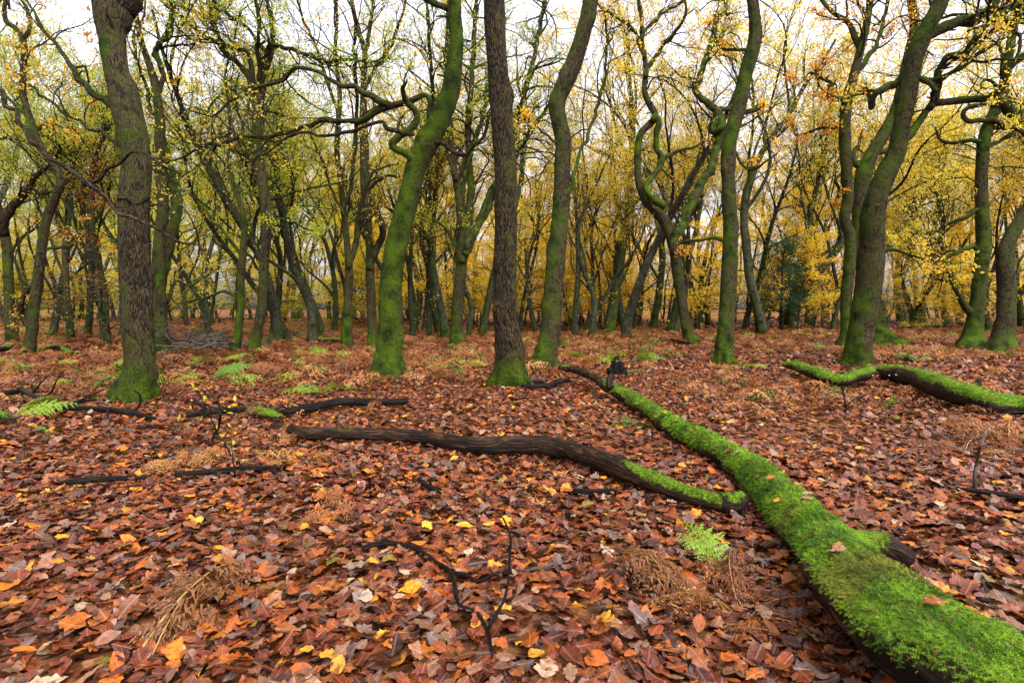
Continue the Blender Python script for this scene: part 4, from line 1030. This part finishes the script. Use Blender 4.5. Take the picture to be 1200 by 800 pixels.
# the great mossy log, tip far off, broken butt coming out under the camera
MAIN = [(655, 430, 6), (672, 433, 8), (690, 439, 9), (706, 449, 11), (722, 458, 13), (740, 468, 16), (765, 484, 19), (790, 501, 23), (820, 517, 27), (850, 533, 31), (880, 552, 37), (903, 573, 43), (925, 600, 50), (945, 621, 56), (966, 645, 70), (988, 680, 98), (1022, 712, 116), (1072, 752, 136), (1132, 797, 155), (1205, 852, 178), (1295, 922, 200)]
def main_moss(t):
    a = np.interp(t, [0, .18, .30, .42, .6, .78, .83, .87, .92, 1], [-.35, -.20, .36, .56, .60, .64, .57, .34, .17, .10]) + .16 * np.sin(t * 60) * (t < .5)
    return (a, 0, .62, 0)
def main_ell(s, th, N):
    s = s[:, None] / s[-1]; th = th[None]
    hollow = np.clip((s - .82) / .05, 0, 1) * np.clip((.30 - N[..., 2]) / .25, 0, 1) * np.clip(.4 - N[..., 0], 0, 1)
    return 1 - .26 * np.clip(hollow, 0, 1) + .05 * np.sin(3 * th + 9 * s) + .06 * np.sin(2 * th - 25 * s)
_, Dst = on_ground(1010, 640, .12)
main, main_surf = fallen("fallen_log", "great moss-covered fallen log running from the lower right corner towards the straight reddish oak", MAIN, M_LOG, main_moss, .035, 56, 3,
    lifts=[(0, .30), (.12, .18), (.3, .02), (1, 0)], shoots=16000, shoot_len=.026, ridge=.09, lump=.12, ell=main_ell, thr=.42,
    stubs=[(stub_px([(985, 650, 36), (1012, 637, 28), (1036, 638, 26), (1060, 652, 26)], 2.80, .12), lambda t: (np.interp(t, [0, .5, .7, 1], [.4, .4, -.2, -.6]), 0, .4, 0)),
           (stub_px([(716, 455, 9), (714, 446, 9), (718, 440, 8)], 8.9, .1), (-.3, 0, 0, 0))])
BR = [(341, 503, 11), (356, 507, 14), (372, 508, 15), (400, 508, 14), (440, 509, 14), (480, 510, 15), (520, 516, 17), (560, 522, 19), (600, 521, 20), (640, 521, 20), (680, 531, 22), (720, 546, 23), (760, 562, 22), (800, 577, 20), (835, 587, 20), (862, 595, 18)]
def br_moss(t):
    return (np.interp(t, [0, .08, .2, .3, .80, .88, 1], [-.5, .05, .12, -.25, -.30, .36, .5]), 0, .45, 0)
fallen("fallen_branch", "long curved brown bough lying across the leaves, its mossy end at the great log", BR, M_LOG, br_moss, .03, 30, 4, lifts=[(0, .04), (.3, .05), (.55, .07), (.8, .06), (1, .03)],
    shoots=8000, shoot_len=.018, ridge=.12, lump=.10, cat="fallen branch",
    stubs=[(stub_px([(848, 590, 24), (862, 590, 22), (872, 580, 16)], 3.95, .05), (.3, 0, .4, 0)), (stub_px([(318, 500, 9), (330, 501, 10), (343, 503, 11)], 6.75, 0), (-.3, 0, .1, 0))])
RL = [(919, 427, 6), (932, 429, 10), (948, 435, 13), (966, 441, 14), (985, 445, 13), (1002, 441, 14), (1025, 437, 16), (1050, 438, 20), (1080, 445, 24), (1110, 456, 26), (1140, 465, 26), (1170, 472, 22), (1200, 476, 19), (1245, 482, 18)]
rlog, rl_surf = fallen("fallen_log", "mossy fallen log with white fungus on its side, in front of the twin-stemmed oak", RL, M_LOG, lambda t: (np.interp(t, [0, .35, .5, .72, .8, 1], [.5, .45, .22, .10, .25, .35]), 0, .62, 0),
    .04, 34, 5, lifts=[(0, .14), (.35, .13), (.55, .17), (.75, .10), (1, .05)], shoots=9000, shoot_len=.02, thr=.42,
    stubs=[(stub_px([(1140, 462, 10), (1146, 450, 7), (1147, 444, 5)], 9.1, 0), (-.3, 0, 0, 0))])
fr = np.random.default_rng(4)
for k in range(11):
    i = int(np.interp(k / 10, [0, 1], [.50, .72]) * len(rl_surf["pts"])); P, N = rl_surf["V"][i], rl_surf["N"][i]
    j = int(np.argmax(N @ np.array([-.25, -.93, -.05 + .12 * fr.normal()])))
    c, nn = P[j], N[j]; tt = rl_surf["t"][i]; r = fr.uniform(.018, .042); gk = Geo(); th = np.linspace(0, pi, 9)
    up = np.cross(nn, tt); up = up * np.sign(up[2])
    rim = c + (np.cos(th)[:, None] * tt + np.sin(th)[:, None] * nn * .8) * r - nn * .006
    V = np.vstack([rim, rim * .5 + c * .5 + up * r * .28, c[None] + up * r * .32, c[None] - up * r * .25, ]); tr = []
    for q in range(8): tr += [[q, q + 1, 9 + q + 1], [q, 9 + q + 1, 9 + q], [9 + q, 9 + q + 1, 18], [q + 1, q, 19]]
    gk.add(V, None, np.array(tr)); link("bracket_fungus", gk.mesh("bracket_fungus", M_FUNGUS, True, origin=np.array(rlog.location), kinds=()), rlog)

STICK = (-.8, 0, .25, 0)
def stick(label, P, seed, moss=STICK, mat=None, lifts=None, twig=0, sink=.9, name="fallen_branch", group=None, sub=()):
    mat = mat or M_STICK
    lifts = [(a, b + .055) for a, b in (lifts or [(0, 0), (1, 0)])]
    pts, rad = log_curve(P, .03, sink, lifts); rad = np.maximum(rad, .004)
    mid = pts[len(pts) // 2]; base = np.array([mid[0], mid[1], float(ground_h(mid[0], mid[1]))]); g = Geo()
    hi_tube(g, pts, rad, 10, .06, .16, 0, moss, seed=seed); r = np.random.default_rng(seed)
    if twig:
        P_, R_, L = resample(pts, rad, 12); S, Dd, rr_, tt = kids(r, P_[None], R_[None], twig, .15, .95, .4, .9)
        Dd[:, 2] = np.abs(Dd[:, 2]) * .4; P1, R1 = grow(r, S, nrm(Dd), L * .28 * r.uniform(.5, 1.3, len(S)), rr_ * .6, 8, .16, -.02, .3); batch_tubes(g, P1, R1, 5, -.6, .2)
    o = link(name, g.mesh(name, mat, origin=base, kinds=("tc", "moss")), None, label=label, category="fallen branch"); o.location = base
    if group: o["group"] = group
    for q, sp in enumerate(sub):
        pp, rd = log_curve(sp, .03, sink, lifts); gs = Geo(); hi_tube(gs, pp, np.maximum(rd, .003), 8, .05, .15, 0, moss, seed=seed + q + 1)
        link("side_branch", gs.mesh("side_branch", mat, origin=base, kinds=("tc", "moss")), o)
    return o
stick("straight dark dead branch lying behind the left end of the long curved bough", [(310, 483, 9), (340, 481, 10), (370, 476, 10), (400, 471, 9), (440, 471, 9), (478, 470, 7)], 21)
stick("thinner dark branch lying alongside the straight dark one, towards the left", [(218, 487, 4), (235, 485, 5), (258, 481, 6), (280, 480, 6), (310, 478, 6), (362, 474, 5)], 22)
fallen("fallen_log", "short stub of rotten log with a cap of green moss, beside the straight dark branch", [(292, 482, 10), (302, 484, 15), (314, 487, 16), (327, 491, 12)], M_LOG, (.25, 0, .6, 0), .03, 20, 23, shoots=9000, shoot_len=.016, thr=.45)
stick("crooked black branch stretched over the leaves below the thick brown-barked oak", [(60, 477, 5), (85, 478, 6), (110, 478, 5), (130, 480, 6), (152, 483, 6), (182, 490, 4)], 24, twig=4)
stick("forked dark branch with a mossy joint, left of the thick brown-barked oak", [(8, 460, 6), (26, 459, 6), (45, 466, 5), (66, 474, 5), (80, 474, 5), (96, 470, 4), (112, 468, 3)], 25, moss=(-.3, 0, .3, 0), twig=4, lifts=[(0, .12), (.6, 0), (1, .1)])
stick("short grey stick at the left edge under a bright green fern", [(-8, 492, 4), (10, 490, 4), (28, 487, 3)], 26, mat=M_TWIG)
stick("straight black stick lying alone in the leaves at the left", [(70, 566, 6), (95, 563, 8), (120, 561, 7), (150, 560, 6), (172, 560, 4)], 27)
stick("half-buried dark stick behind the tan bracken tuft at the left", [(205, 556, 6), (235, 553, 6), (262, 551, 7), (290, 548, 6), (325, 547, 4)], 28)
stick("dark forked branch on the leaves between the thick oak and short mossy stub", [(222, 487, 5), (240, 480, 4), (232, 472, 4), (226, 466, 3)], 29, twig=3, lifts=[(0, 0), (1, .15)])
stick("sinuous black branch snaking through the leaves at the bottom centre", [(424, 642, 5), (440, 637, 6), (458, 636, 6), (480, 640, 5), (497, 647, 4), (509, 657, 5), (525, 667, 5), (532, 681, 5), (535, 699, 5), (541, 711, 5), (557, 716, 5), (568, 731, 4), (574, 748, 4), (577, 770, 3)], 30,
      sub=[[(530, 671, 5), (546, 672, 4), (560, 681, 4), (578, 672, 3), (596, 668, 3), (606, 662, 2)]])
stick("thin grey bent twig standing off the end of the sinuous black branch", [(572, 738, 5), (579, 722, 4), (590, 704, 4), (595, 684, 3), (597, 655, 3), (598, 630, 3), (590, 608, 2), (578, 596, 2)], 31, lifts=[(0, 0), (.4, .12), (1, .22)], mat=M_STICK)
stick("pale slim twig lying on the leaves right of the sinuous black branch", [(606, 668, 3), (622, 667, 3), (640, 663, 3), (655, 657, 2), (664, 658, 1)], 32, mat=M_TWIG)
stick("dark branch with forked ends by the foot of the straight reddish oak", [(612, 452, 5), (628, 452, 5), (645, 451, 6), (660, 446, 4), (668, 445, 3)], 33, twig=3, sub=[[(618, 449, 5), (632, 447, 5), (640, 446, 4)]])
stick("short charred stick in front of the long curved bough, near its middle", [(672, 575, 7), (690, 577, 9), (706, 576, 8), (720, 574, 5)], 34, sink=.5)
stick("black splinter of wood in the open leaves below the long curved bough", [(492, 562, 5), (499, 568, 6), (508, 573, 6), (516, 577, 3)], 35)
stick("dark stick pointing to the right edge, below the right-hand mossy log", [(1120, 572, 4), (1145, 575, 6), (1175, 579, 6), (1215, 585, 5)], 36)
stick("small black branch end reaching in behind the butt of the great mossy log", [(1168, 738, 10), (1185, 742, 12), (1215, 748, 14)], 37)
stick("thin mossy twig lying right of the great log's far half", [(862, 472, 3), (872, 466, 3), (884, 461, 3), (888, 456, 2)], 38, moss=(-.2, 0, .3, 0), mat=M_TWIG)
stick("fallen pole on the forest floor under the distant trees at the right of centre", [(780, 397, 2), (792, 399, 3), (812, 403, 3)], 39, moss=(.0, 0, .2, 0))
fallen("fallen_log", "green mossy fallen bough at the far left behind the zigzag-topped oak", [(40, 412, 5), (50, 409, 6), (60, 407, 7), (72, 409, 7), (85, 414, 4)], M_LOG, (.35, 0, .5, 0), .06, 14, 41, shoots=3000, shoot_len=.02, thr=.4)
stick("dark tangled branch on the ground at the left edge of the wood", [(-5, 410, 5), (8, 408, 6), (22, 405, 5), (34, 410, 4)], 42, moss=(.1, 0, .3, 0), twig=7)
fallen("fallen_log", "distant mossy fallen trunk lying under the trees right of the twin-stemmed oak", [(1052, 384, 5), (1068, 383, 6), (1085, 382, 6), (1100, 381, 4)], M_LOG, (.3, 0, .5, 0), .1, 12, 43, shoots=2000, shoot_len=.03, thr=.4)
fallen("fallen_log", "fallen pole lying along the wood's edge left of the slim double-stemmed tree", [(352, 398, 4), (372, 398, 5), (392, 398, 5), (404, 399, 3)], M_LOG, (.3, 0, .4, 0), .1, 12, 44, shoots=2000, shoot_len=.03, thr=.4)
bp = np.random.default_rng(50)
for k in range(16):
    x0, y0 = bp.uniform(203, 285), bp.uniform(393, 409); dx = bp.uniform(18, 42) * bp.choice([-1, 1]); dy = bp.uniform(-5, 5)
    stick("fallen branch in the heap of brushwood behind the slender mossy tree", [(x0, y0, 3), (x0 + dx * .35, y0 + dy * .3 + bp.normal(), 3), (x0 + dx * .7, y0 + dy * .8 + bp.normal(), 2.5), (x0 + dx, y0 + dy, 2)], 60 + k, moss=(.12, 0, .3, 0), twig=5, mat=M_TWIG,
          lifts=[(0, bp.uniform(0, .5)), (1, bp.uniform(0, .7))], group="branches in the brushwood heap")

# charred stump
def stump():
    p, D = on_ground(720, 441); g = Geo()
    q0 = np.random.default_rng(12)
    for (dx, hh, w0, ln) in ((-3, 15, 13, -2), (2, 25, 16, 4), (5, 22, 13, 9), (0, 28, 12, 8), (8, 12, 11, 12), (-6, 9, 9, -8)):
        C = catmull(np.array([[*at(718 + dx + ln * t * .6 + q0.normal() * .7, 446 - hh * t, D + q0.normal() * .05), w0 * (1 - .55 * t) * .5 * D / FPX] for t in (0, .35, .7, 1.0)]), .03)
        hi_tube(g, C[:, :3], C[:, 3], 12, .3, .3, .0, (-.6, 0, .2, 0), seed=90 + hh)
    root = thing("tree_stump", "small charred black stump with green sprouts, beside the great mossy log's tip", "stump", tuple(p))
    link("stump", g.mesh("stump", M_CHAR, origin=p, kinds=("tc", "moss")), root)
    g = Geo(); r = np.random.default_rng(3); C = at(716, 420, D) + np.array([0, .05, .05]) + r.normal(size=(90, 3)) * np.array([.13, .10, .10]); leaf_quads(g, r, C, .07, palette(r, {'green': 1}, 90) * .7)
    link("sprouts", g.mesh("sprouts", M_LEAF, False, origin=p, kinds=("col",)), root, kind="stuff")
stump()

# ------------------------------------------------------------------ ferns and bracken
def fronds(g, rng, base, az, L, e0, e1, col, K=13, J=7, wid=.34, jit=.0, curl=0.0, stalk=.22, rach=True, rcol=None, pw=.30):
    """F fronds at once: base (F,3), az, L, e0 (rise at the foot), e1 (droop at the tip), col (F,3)"""
    F = len(base); n = K + 1; t = np.linspace(0, 1, n)
    el = e0[:, None] * (1 - t) - e1[:, None] * t ** 1.3; azz = az[:, None] + (rng.normal(size=F) * .5)[:, None] * t
    st = (L / K)[:, None]
    T = np.stack([np.cos(azz) * np.cos(el), np.sin(azz) * np.cos(el), np.sin(el)], -1)
    P = base[:, None] + np.concatenate([np.zeros((F, 1, 3)), np.cumsum(T[:, :-1] * st[..., None], 1)], 1)
    side = np.stack([-np.sin(azz), np.cos(azz), np.zeros_like(azz)], -1)
    roll = (rng.normal(size=F) * .45)[:, None, None]; upn = np.cross(T, side); side = side * np.cos(roll) + upn * np.sin(roll); upn = np.cross(T, side)
    if rach:
        batch_tubes(g, P, np.linspace(.0045, .0012, n)[None] * (L / .6)[:, None], 3)
        g.col[-1][:, :3] = np.repeat(col * 1.15 if rcol is None else rcol, n * 3, 0)
    k0 = max(1, int(K * stalk)); ks = np.arange(k0, n)
    tk = (ks - k0) / (n - k0); shp = np.sin(pi * (tk * .80 + .18)) ** .8 * (1 - tk * .45)
    pl = wid * L[:, None] * shp[None]                                            # pinna lengths (F,k)
    sg = np.array([1, -1.0])
    pd = side[:, ks, None, :] * sg[None, None, :, None] + T[:, ks, None, :] * .45 + upn[:, ks, None, :] * (-.15 - curl * .4) + rng.normal(size=(F, len(ks), 2, 3)) * (.08 + jit)
    pd = nrm(pd)                                                                # (F,k,2,3)
    u = (np.arange(J) + .3) / J
    drop = -curl * .45 * u ** 2
    C = P[:, ks, None, None, :] + pd[:, :, :, None, :] * (pl[:, :, None, None, None] * u[None, None, None, :, None])
    C[..., 2] += pl[:, :, None, None] * drop[None, None, None] ; C += rng.normal(size=C.shape) * (jit * .03)
    perp = nrm(np.cross(pd, upn[:, ks, None, :]))
    w = pl[:, :, None, None, None] * pw * (1.05 - u[None, None, None, :, None])
    hw = pl[:, :, None, None, None] / J * .55
    tris = []
    for s2 in (1, -1):
        dd = perp[:, :, :, None, :] * s2 + pd[:, :, :, None, :] * .3 + rng.normal(size=C.shape) * (.12 + jit)
        dd[..., 2] -= curl * .5
        tris.append(np.stack([C - pd[:, :, :, None, :] * hw, C + pd[:, :, :, None, :] * hw, C + dd * w + pd[:, :, :, None, :] * hw * .3], -2))
    TV = np.concatenate([q.reshape(F, -1, 3, 3) for q in tris], 1); M = TV.shape[1]
    cc = np.repeat(col[:, None], M * 3, 1) * rng.uniform(.75, 1.25, (F, M * 3, 1))
    g.add(TV.reshape(-1, 3), None, np.arange(F * M * 3).reshape(-1, 3), None, None, cc.reshape(-1, 3))

GREEN = np.array([(.075, .145, .008), (.13, .20, .010), (.045, .09, .006), (.18, .20, .014)])
DEAD = np.array([(.20, .068, .015), (.25, .095, .022), (.16, .047, .010), (.28, .125, .036), (.12, .036, .009)])
PALE = np.array([(.28, .135, .034), (.24, .105, .026), (.19, .075, .018)])
FERN_GAIN = 1.35
def fern(label, px, py, nf, size, cols, seed, dead=False, group=None, rise=(.3, .9), name="fern", cat="fern", K=13, J=7, jit=None, curl=None, az=None):
    if dead: K = int(K * 1.4); J = int(J * 1.8)
    elif size > .4: size *= FERN_GAIN; rise = (.2, .9); nf += 1
    r = np.random.default_rng(seed); p, D = on_ground(px, py); root = thing(name, label, cat, tuple(p), group)
    for k in range(nf):
        g = Geo(); b = np.array([[p[0] + r.normal() * .05 * size, p[1] + r.normal() * .05 * size, 0]]); b[0, 2] = ground_h(b[0, 0], b[0, 1]) - .01
        a = r.uniform(0, 2 * pi) if az is None else az + r.normal() * .35
        fronds(g, r, b, np.array([a]), np.array([size * r.uniform(.7, 1.15)]), np.array([r.uniform(*rise)]), np.array([r.uniform(.1, .6) + (.3 if dead else 0)]), cols[r.integers(0, len(cols), 1)],
               K, J, .36, (.30 if dead else .04) if jit is None else jit, (.9 if dead else .15) if curl is None else curl, rcol=np.array([[.27, .15, .04]]) if dead else None, pw=.17 if dead else .26)
        link("frond", g.mesh("frond", M_FERN, False, origin=p, kinds=("col",)), root)
    return root
fern("large spread of green fern fronds left of the thick brown-barked oak", 118, 446, 7, .75, GREEN, 1)
fern("second green fern, yellower, in front of the large spread at the left", 98, 452, 5, .6, GREEN[[1, 3]], 2)
fern("bright green fern cut by the left edge of the photo", 8, 492, 8, .50, GREEN[[0, 1]], 3)
fern("small bright green fern tuft at the mossy heel of the thick brown-barked oak", 104, 470, 3, .3, GREEN[[1]], 4)
fern("low green fern sprig on the leaves below the crooked black branch", 58, 507, 4, .34, GREEN[[0, 3]], 5)
fern("single green fern plume rising just left of the thick oak's trunk", 125, 433, 2, .6, GREEN[[1]], 6, az=.3)
fern("green fern plume right of the thick brown-barked oak", 243, 445, 3, .7, GREEN[[0]], 7, az=.4)
fern("yellowing fern between the thick oak and the slender mossy tree", 195, 452, 4, .55, GREEN[[3, 1]], 8)
fern("low green fern patch left of the leaning mossy oak's foot", 372, 462, 6, .45, GREEN, 9)
fern("smaller fern tuft nearest the leaning mossy oak's foot", 412, 456, 4, .4, GREEN[[0, 1]], 10)
fern("green fern in the dip behind the charred stump", 742, 424, 6, .8, GREEN[[0, 3]], 11)
fern("yellow-green fern between the kinked oak and the charred stump", 690, 424, 5, .7, GREEN[[3]], 12)
fern("fern at the foot of the slender dark mossy oak, right of it", 872, 430, 5, .45, GREEN[[1, 3]], 13)
fern("bracken with pale tips at the front of the slender dark mossy oak's foot", 845, 431, 5, .5, PALE, 14, dead=True, name="bracken", cat="bracken")
fern("low dark green bramble-like fern right of the twin-stemmed oak's foot", 1075, 424, 7, .5, GREEN[[2]], 15)
fern("fresh green frond standing by the great mossy log's left side", 842, 668, 2, .34, GREEN[[1]], 16, rise=(.9, 1.2), az=1.9)
fern("green leafy sprig on the ground left of the great mossy log's far half", 736, 502, 6, .34, GREEN[[2, 0]], 17)
fern("tiny green seedling in front of the long bough's mossy end", 788, 585, 3, .14, GREEN[[1]], 18)
fern("small green fern near the right-hand log's middle, in the open leaves", 1058, 492, 3, .16, GREEN[[1]], 19)
fern("yellow-green fern in the bracken left of the crooked-topped oak", 262, 425, 5, .7, GREEN[[3, 1]], 20)
fern("green fern at the wood's edge behind the leaning mossy oak", 385, 418, 5, .7, GREEN[[1]], 21)
fern("green fern right of the leaning mossy oak's foot, far off", 545, 430, 5, .6, GREEN[[3]], 22)
B = dict(dead=True, name="bracken", cat="bracken")
fern("tall tan bracken tuft standing in the leaves below the thick brown-barked oak", 215, 552, 6, .42, PALE, 30, rise=(.7, 1.3), **B)
fern("flat tan bracken in front of the left end of the long curved bough", 350, 545, 6, .5, PALE, 31, **B)
fern("bracken wisp in the leaves between the long bough and the sinuous black branch", 405, 610, 4, .4, DEAD, 32, **B)
fern("curled golden bracken frond with a long yellow stalk at the lower left", 172, 775, 2, .75, np.array([(.19, .082, .018), (.14, .055, .013)]), 33, rise=(.65, .9), K=18, J=9, az=1.3, **B)
fern("curled golden bracken low at the left, under the yellow-stalked frond's tip", 150, 700, 3, .38, np.array([(.19, .082, .018), (.14, .055, .013)]), 34, rise=(.2, .5), K=15, J=8, **B)
fern("bracken tuft at the left beside the row of mauve leaves", 330, 645, 4, .34, np.array([(.19, .082, .018), (.14, .055, .013)]), 35, K=14, J=8, **B)
fern("arching bracken with a pale bent stalk, left of the curly brown thicket", 822, 716, 2, .62, np.array([(.19, .082, .018), (.14, .055, .013)]), 36, rise=(1.0, 1.25), K=16, J=8, az=2.6, **B)
fern("curly brown bracken thicket against the great mossy log's bare underside", 870, 720, 9, .50, DEAD, 37, rise=(.3, 1.0), K=16, J=9, **B)
fern("second curly bracken clump spilling forward below the brown thicket", 830, 742, 7, .42, DEAD, 38, rise=(.2, .8), K=16, J=8, **B)
fern("bracken shreds against the great log where the stub points right", 905, 680, 5, .34, DEAD, 39, K=14, J=8, **B)
fern("russet bracken heap at the root of the right-hand log near the right edge", 1180, 520, 12, .75, DEAD, 40, rise=(.4, 1.1), **B)
fern("bracken in front of the russet heap at the right edge", 1135, 535, 8, .6, DEAD, 41, rise=(.2, .9), **B)
fern("tan bracken over the thin end of the right-hand mossy log", 944, 437, 5, .45, PALE, 42, **B)
fern("bracken flattened behind the great log at the lower right", 1120, 690, 6, .42, DEAD, 43, rise=(.1, .4), K=14, J=8, **B)
fern("bracken on the ground at the left by the straight black stick", 175, 575, 6, .4, DEAD, 44, **B)
fern("small tan bracken caught on the far part of the great log", 770, 490, 4, .3, PALE, 45, rise=(.5, 1.2), **B)
fern("bracken in the leaves in front of the short mossy stub", 330, 515, 5, .45, PALE, 46, **B)
# the bracken carpet of the middle distance
r = np.random.default_rng(61); g = Geo()
n = 11000; y = np.sqrt(r.uniform(7.5 ** 2, 40 ** 2, n)); x = r.uniform(-1.0, 1.0, n) * (y * .98 + 1)
den = fbm(xy3(x * .22, y * .22), 40) + .16 * np.clip((-x / y) + .1, -.3, .6) + .10 * np.clip((y - 11) / 12, -1, 1)
k = den > .50 + r.normal(size=n) * .05; x, y = x[k], y[k]; n = len(x)
b = np.stack([x, y, ground_h(x, y)], 1)
col = np.where((r.random(n) < .10)[:, None], GREEN[r.integers(0, 4, n)], DEAD[r.integers(0, 5, n)]) * r.uniform(.8, 1.15, (n, 1))
fronds(g, r, b, r.uniform(0, 2 * pi, n), r.uniform(.45, .95, n), r.uniform(.25, .9, n), r.uniform(.2, .9, n), col, 11, 6, .36, .26, .7, rach=False, pw=.2)
link("bracken_carpet", g.mesh("bracken_carpet", M_FERN, False, kinds=("col",)), kind="stuff")

# ------------------------------------------------------------------ saplings
def sapling(label, P, seed, mat, leaf=None, keep=.3, tw=6, lift=1.0, size=.06):
    p, D = on_ground(P[0][0], P[0][1]); r = np.random.default_rng(seed)
    C = catmull(np.array([[*at(x, y, D + .05 * k * r.normal()), max(w, .8) * .5 * D / FPX] for k, (x, y, w) in enumerate(P)]), .03); C[0, 2] -= .03
    g = Geo(); hi_tube(g, C[:, :3], np.maximum(C[:, 3], .003), 8, .03, .1, 0, (-.5, .3, 0, 0), seed=seed); root = thing("sapling", label, "sapling", tuple(p))
    P_, R_, L = resample(C[:, :3], np.maximum(C[:, 3], .003), 12); S, Dd, rr_, tt = kids(r, P_[None], R_[None], tw, .2, 1, .5, 1.0, up=.1)
    P1, R1 = grow(r, S, Dd, L * .45 * (1.2 - .7 * tt) * r.uniform(.6, 1.2, len(S)), rr_ * .6, 8, .16, .02, .4); batch_tubes(g, P1, R1, 5, -.6, 0)
    S, Dd, rr_, tt = kids(r, P1, R1, 4, .25, 1, .4, .9); P2, R2 = grow(r, S, Dd, L * .16 * r.uniform(.5, 1.3, len(S)), rr_ * .6, 5, .18, 0, .5); batch_tubes(g, P2, R2, 3, -.6, 0)
    link("stem", g.mesh("stem", mat, origin=p, kinds=("tc", "moss")), root)
    if leaf:
        gl = Geo(); crown_leaves(gl, r, P2, 3, size, leaf, .03, .3, keep)
        if gl.n: link("crown", gl.mesh("crown", M_LEAF, False, origin=p, kinds=("col",)), root)
sapling("dark twiggy sapling with a few yellow-green leaves, standing below the thick oak", [(251, 532, 3), (249, 515, 3), (256, 500, 3), (258, 485, 3), (255, 465, 2)], 1, M_STICK, {'lime': 1, 'yellow': 1}, .16, 7, size=.08)
sapling("thin grey leafless sapling standing in the leaves at the right", [(1143, 580, 4), (1142, 560, 4), (1145, 540, 3), (1150, 520, 3), (1157, 500, 2)], 2, M_TWIG, None, 0, 4)
sapling("small dark sapling in front of the right-hand mossy log's dip", [(991, 482, 3), (990, 470, 2), (988, 458, 2), (986, 448, 1)], 3, M_STICK, None, 0, 5)
sapling("thin dark twig sapling at the foot of the leaves beside the short mossy stub", [(275, 565, 2), (274, 545, 2), (268, 528, 2), (258, 512, 1)], 4, M_STICK, {'yellow': 1}, .12, 6)

# ------------------------------------------------------------------ holly and a russet young oak
def holly():
    p, D = on_ground(916, 388); r = np.random.default_rng(8); sc = D / FPX; H = 100 * sc; W = 34 * sc
    root = thing("holly_tree", "dark evergreen holly standing among the pale trunks right of the slender dark oak", "tree", tuple(p)); g = Geo()
    P0, R0 = grow(r, np.zeros((1, 3)), np.array([[0, 0, 1.0]]), np.array([H]), np.array([.12]), 14, .03, .1, .2); hi_tube(g, P0[0], R0[0], 9, .02, .1, .3, (.1, .3, 0, 0), seed=4)
    S, D1, rr_, tt = kids(r, P0, R0, 40, .12, 1, .8, 1.4, up=.05); P1, R1 = grow(r, S, D1, W * (1.15 - .8 * tt ** 2) * r.uniform(.7, 1.2, 40), rr_ * .4, 7, .12, -.03, .3); batch_tubes(g, P1, R1, 4)
    S, D2, rr_, tt = kids(r, P1, R1, 6, .2, 1, .5, 1.1); P2, R2 = grow(r, S, D2, W * .35 * r.uniform(.6, 1.2, len(S)), rr_ * .5, 5, .15, -.02, .4); batch_tubes(g, P2, R2, 3)
    link("trunk", g.mesh("trunk", M_FAR, kinds=("tc", "moss")), root)
    gl = Geo(); n0 = P2.shape[0]; C = P2[:, 1:].reshape(-1, 3); C = np.repeat(C, 8, 0) + r.normal(size=(len(C) * 8, 3)) * .13
    leaf_quads(gl, r, C, .13, np.array([(.030, .078, .032)]) * r.uniform(.5, 1.7, (len(C), 1)))
    link("crown", gl.mesh("crown", M_LEAF, False, kinds=("col",)), root)
holly()
def russet():
    p, D = on_ground(128, 408, 0); root = thing("beech_sapling", "young beech with russet dead leaves tucked behind the thick brown-barked oak", "tree", tuple(p))
    me, P1, P2 = wood_beech(520, 6.0, .06); link("trunk", me, root); link("crown", beech_crown(620, (P1, P2), {'rust': 3, 'orange': 1}, .35, .09), root)
russet()

lg = np.random.default_rng(15); S_ = main_surf; nn_ = len(S_["pts"])
cand = [(i, j) for i in range(int(.22 * nn_), int(.95 * nn_)) for j in range(S_["N"].shape[1]) if S_["N"][i, j, 2] > .6]
for k in range(22):
    i, j = cand[lg.integers(0, len(cand))]; c = S_["V"][i, j] + S_["N"][i, j] * .022; nz = nrm(S_["N"][i, j][None] + lg.normal(size=(1, 3)) * .18)[0]
    a = nrm(np.cross(nz, lg.normal(size=3))[None])[0]; b = np.cross(nz, a)
    Vt, tr, uv = (T_OAK + T_BEE)[lg.integers(0, len(T_OAK + T_BEE))]; L = lg.uniform(.06, .10)
    Vw = (Vt[:, :1] * a + Vt[:, 1:2] * b + Vt[:, 2:] * nz) * L
    g = Geo(); g.add(Vw, None, tr, np.column_stack([uv, np.full(len(uv), .5)]), None, np.repeat(LIT[lg.choice([4, 9, 11, 13, 17, 6, 10])][None] * .8, len(Vt), 0))
    o = link("fallen_leaf", g.mesh("fallen_leaf", M_LITTER, True, kinds=("tc", "col")), label="dry autumn leaf dropped on the moss of the great fallen log", category="leaf", group="leaves dropped on the great log"); o.location = c
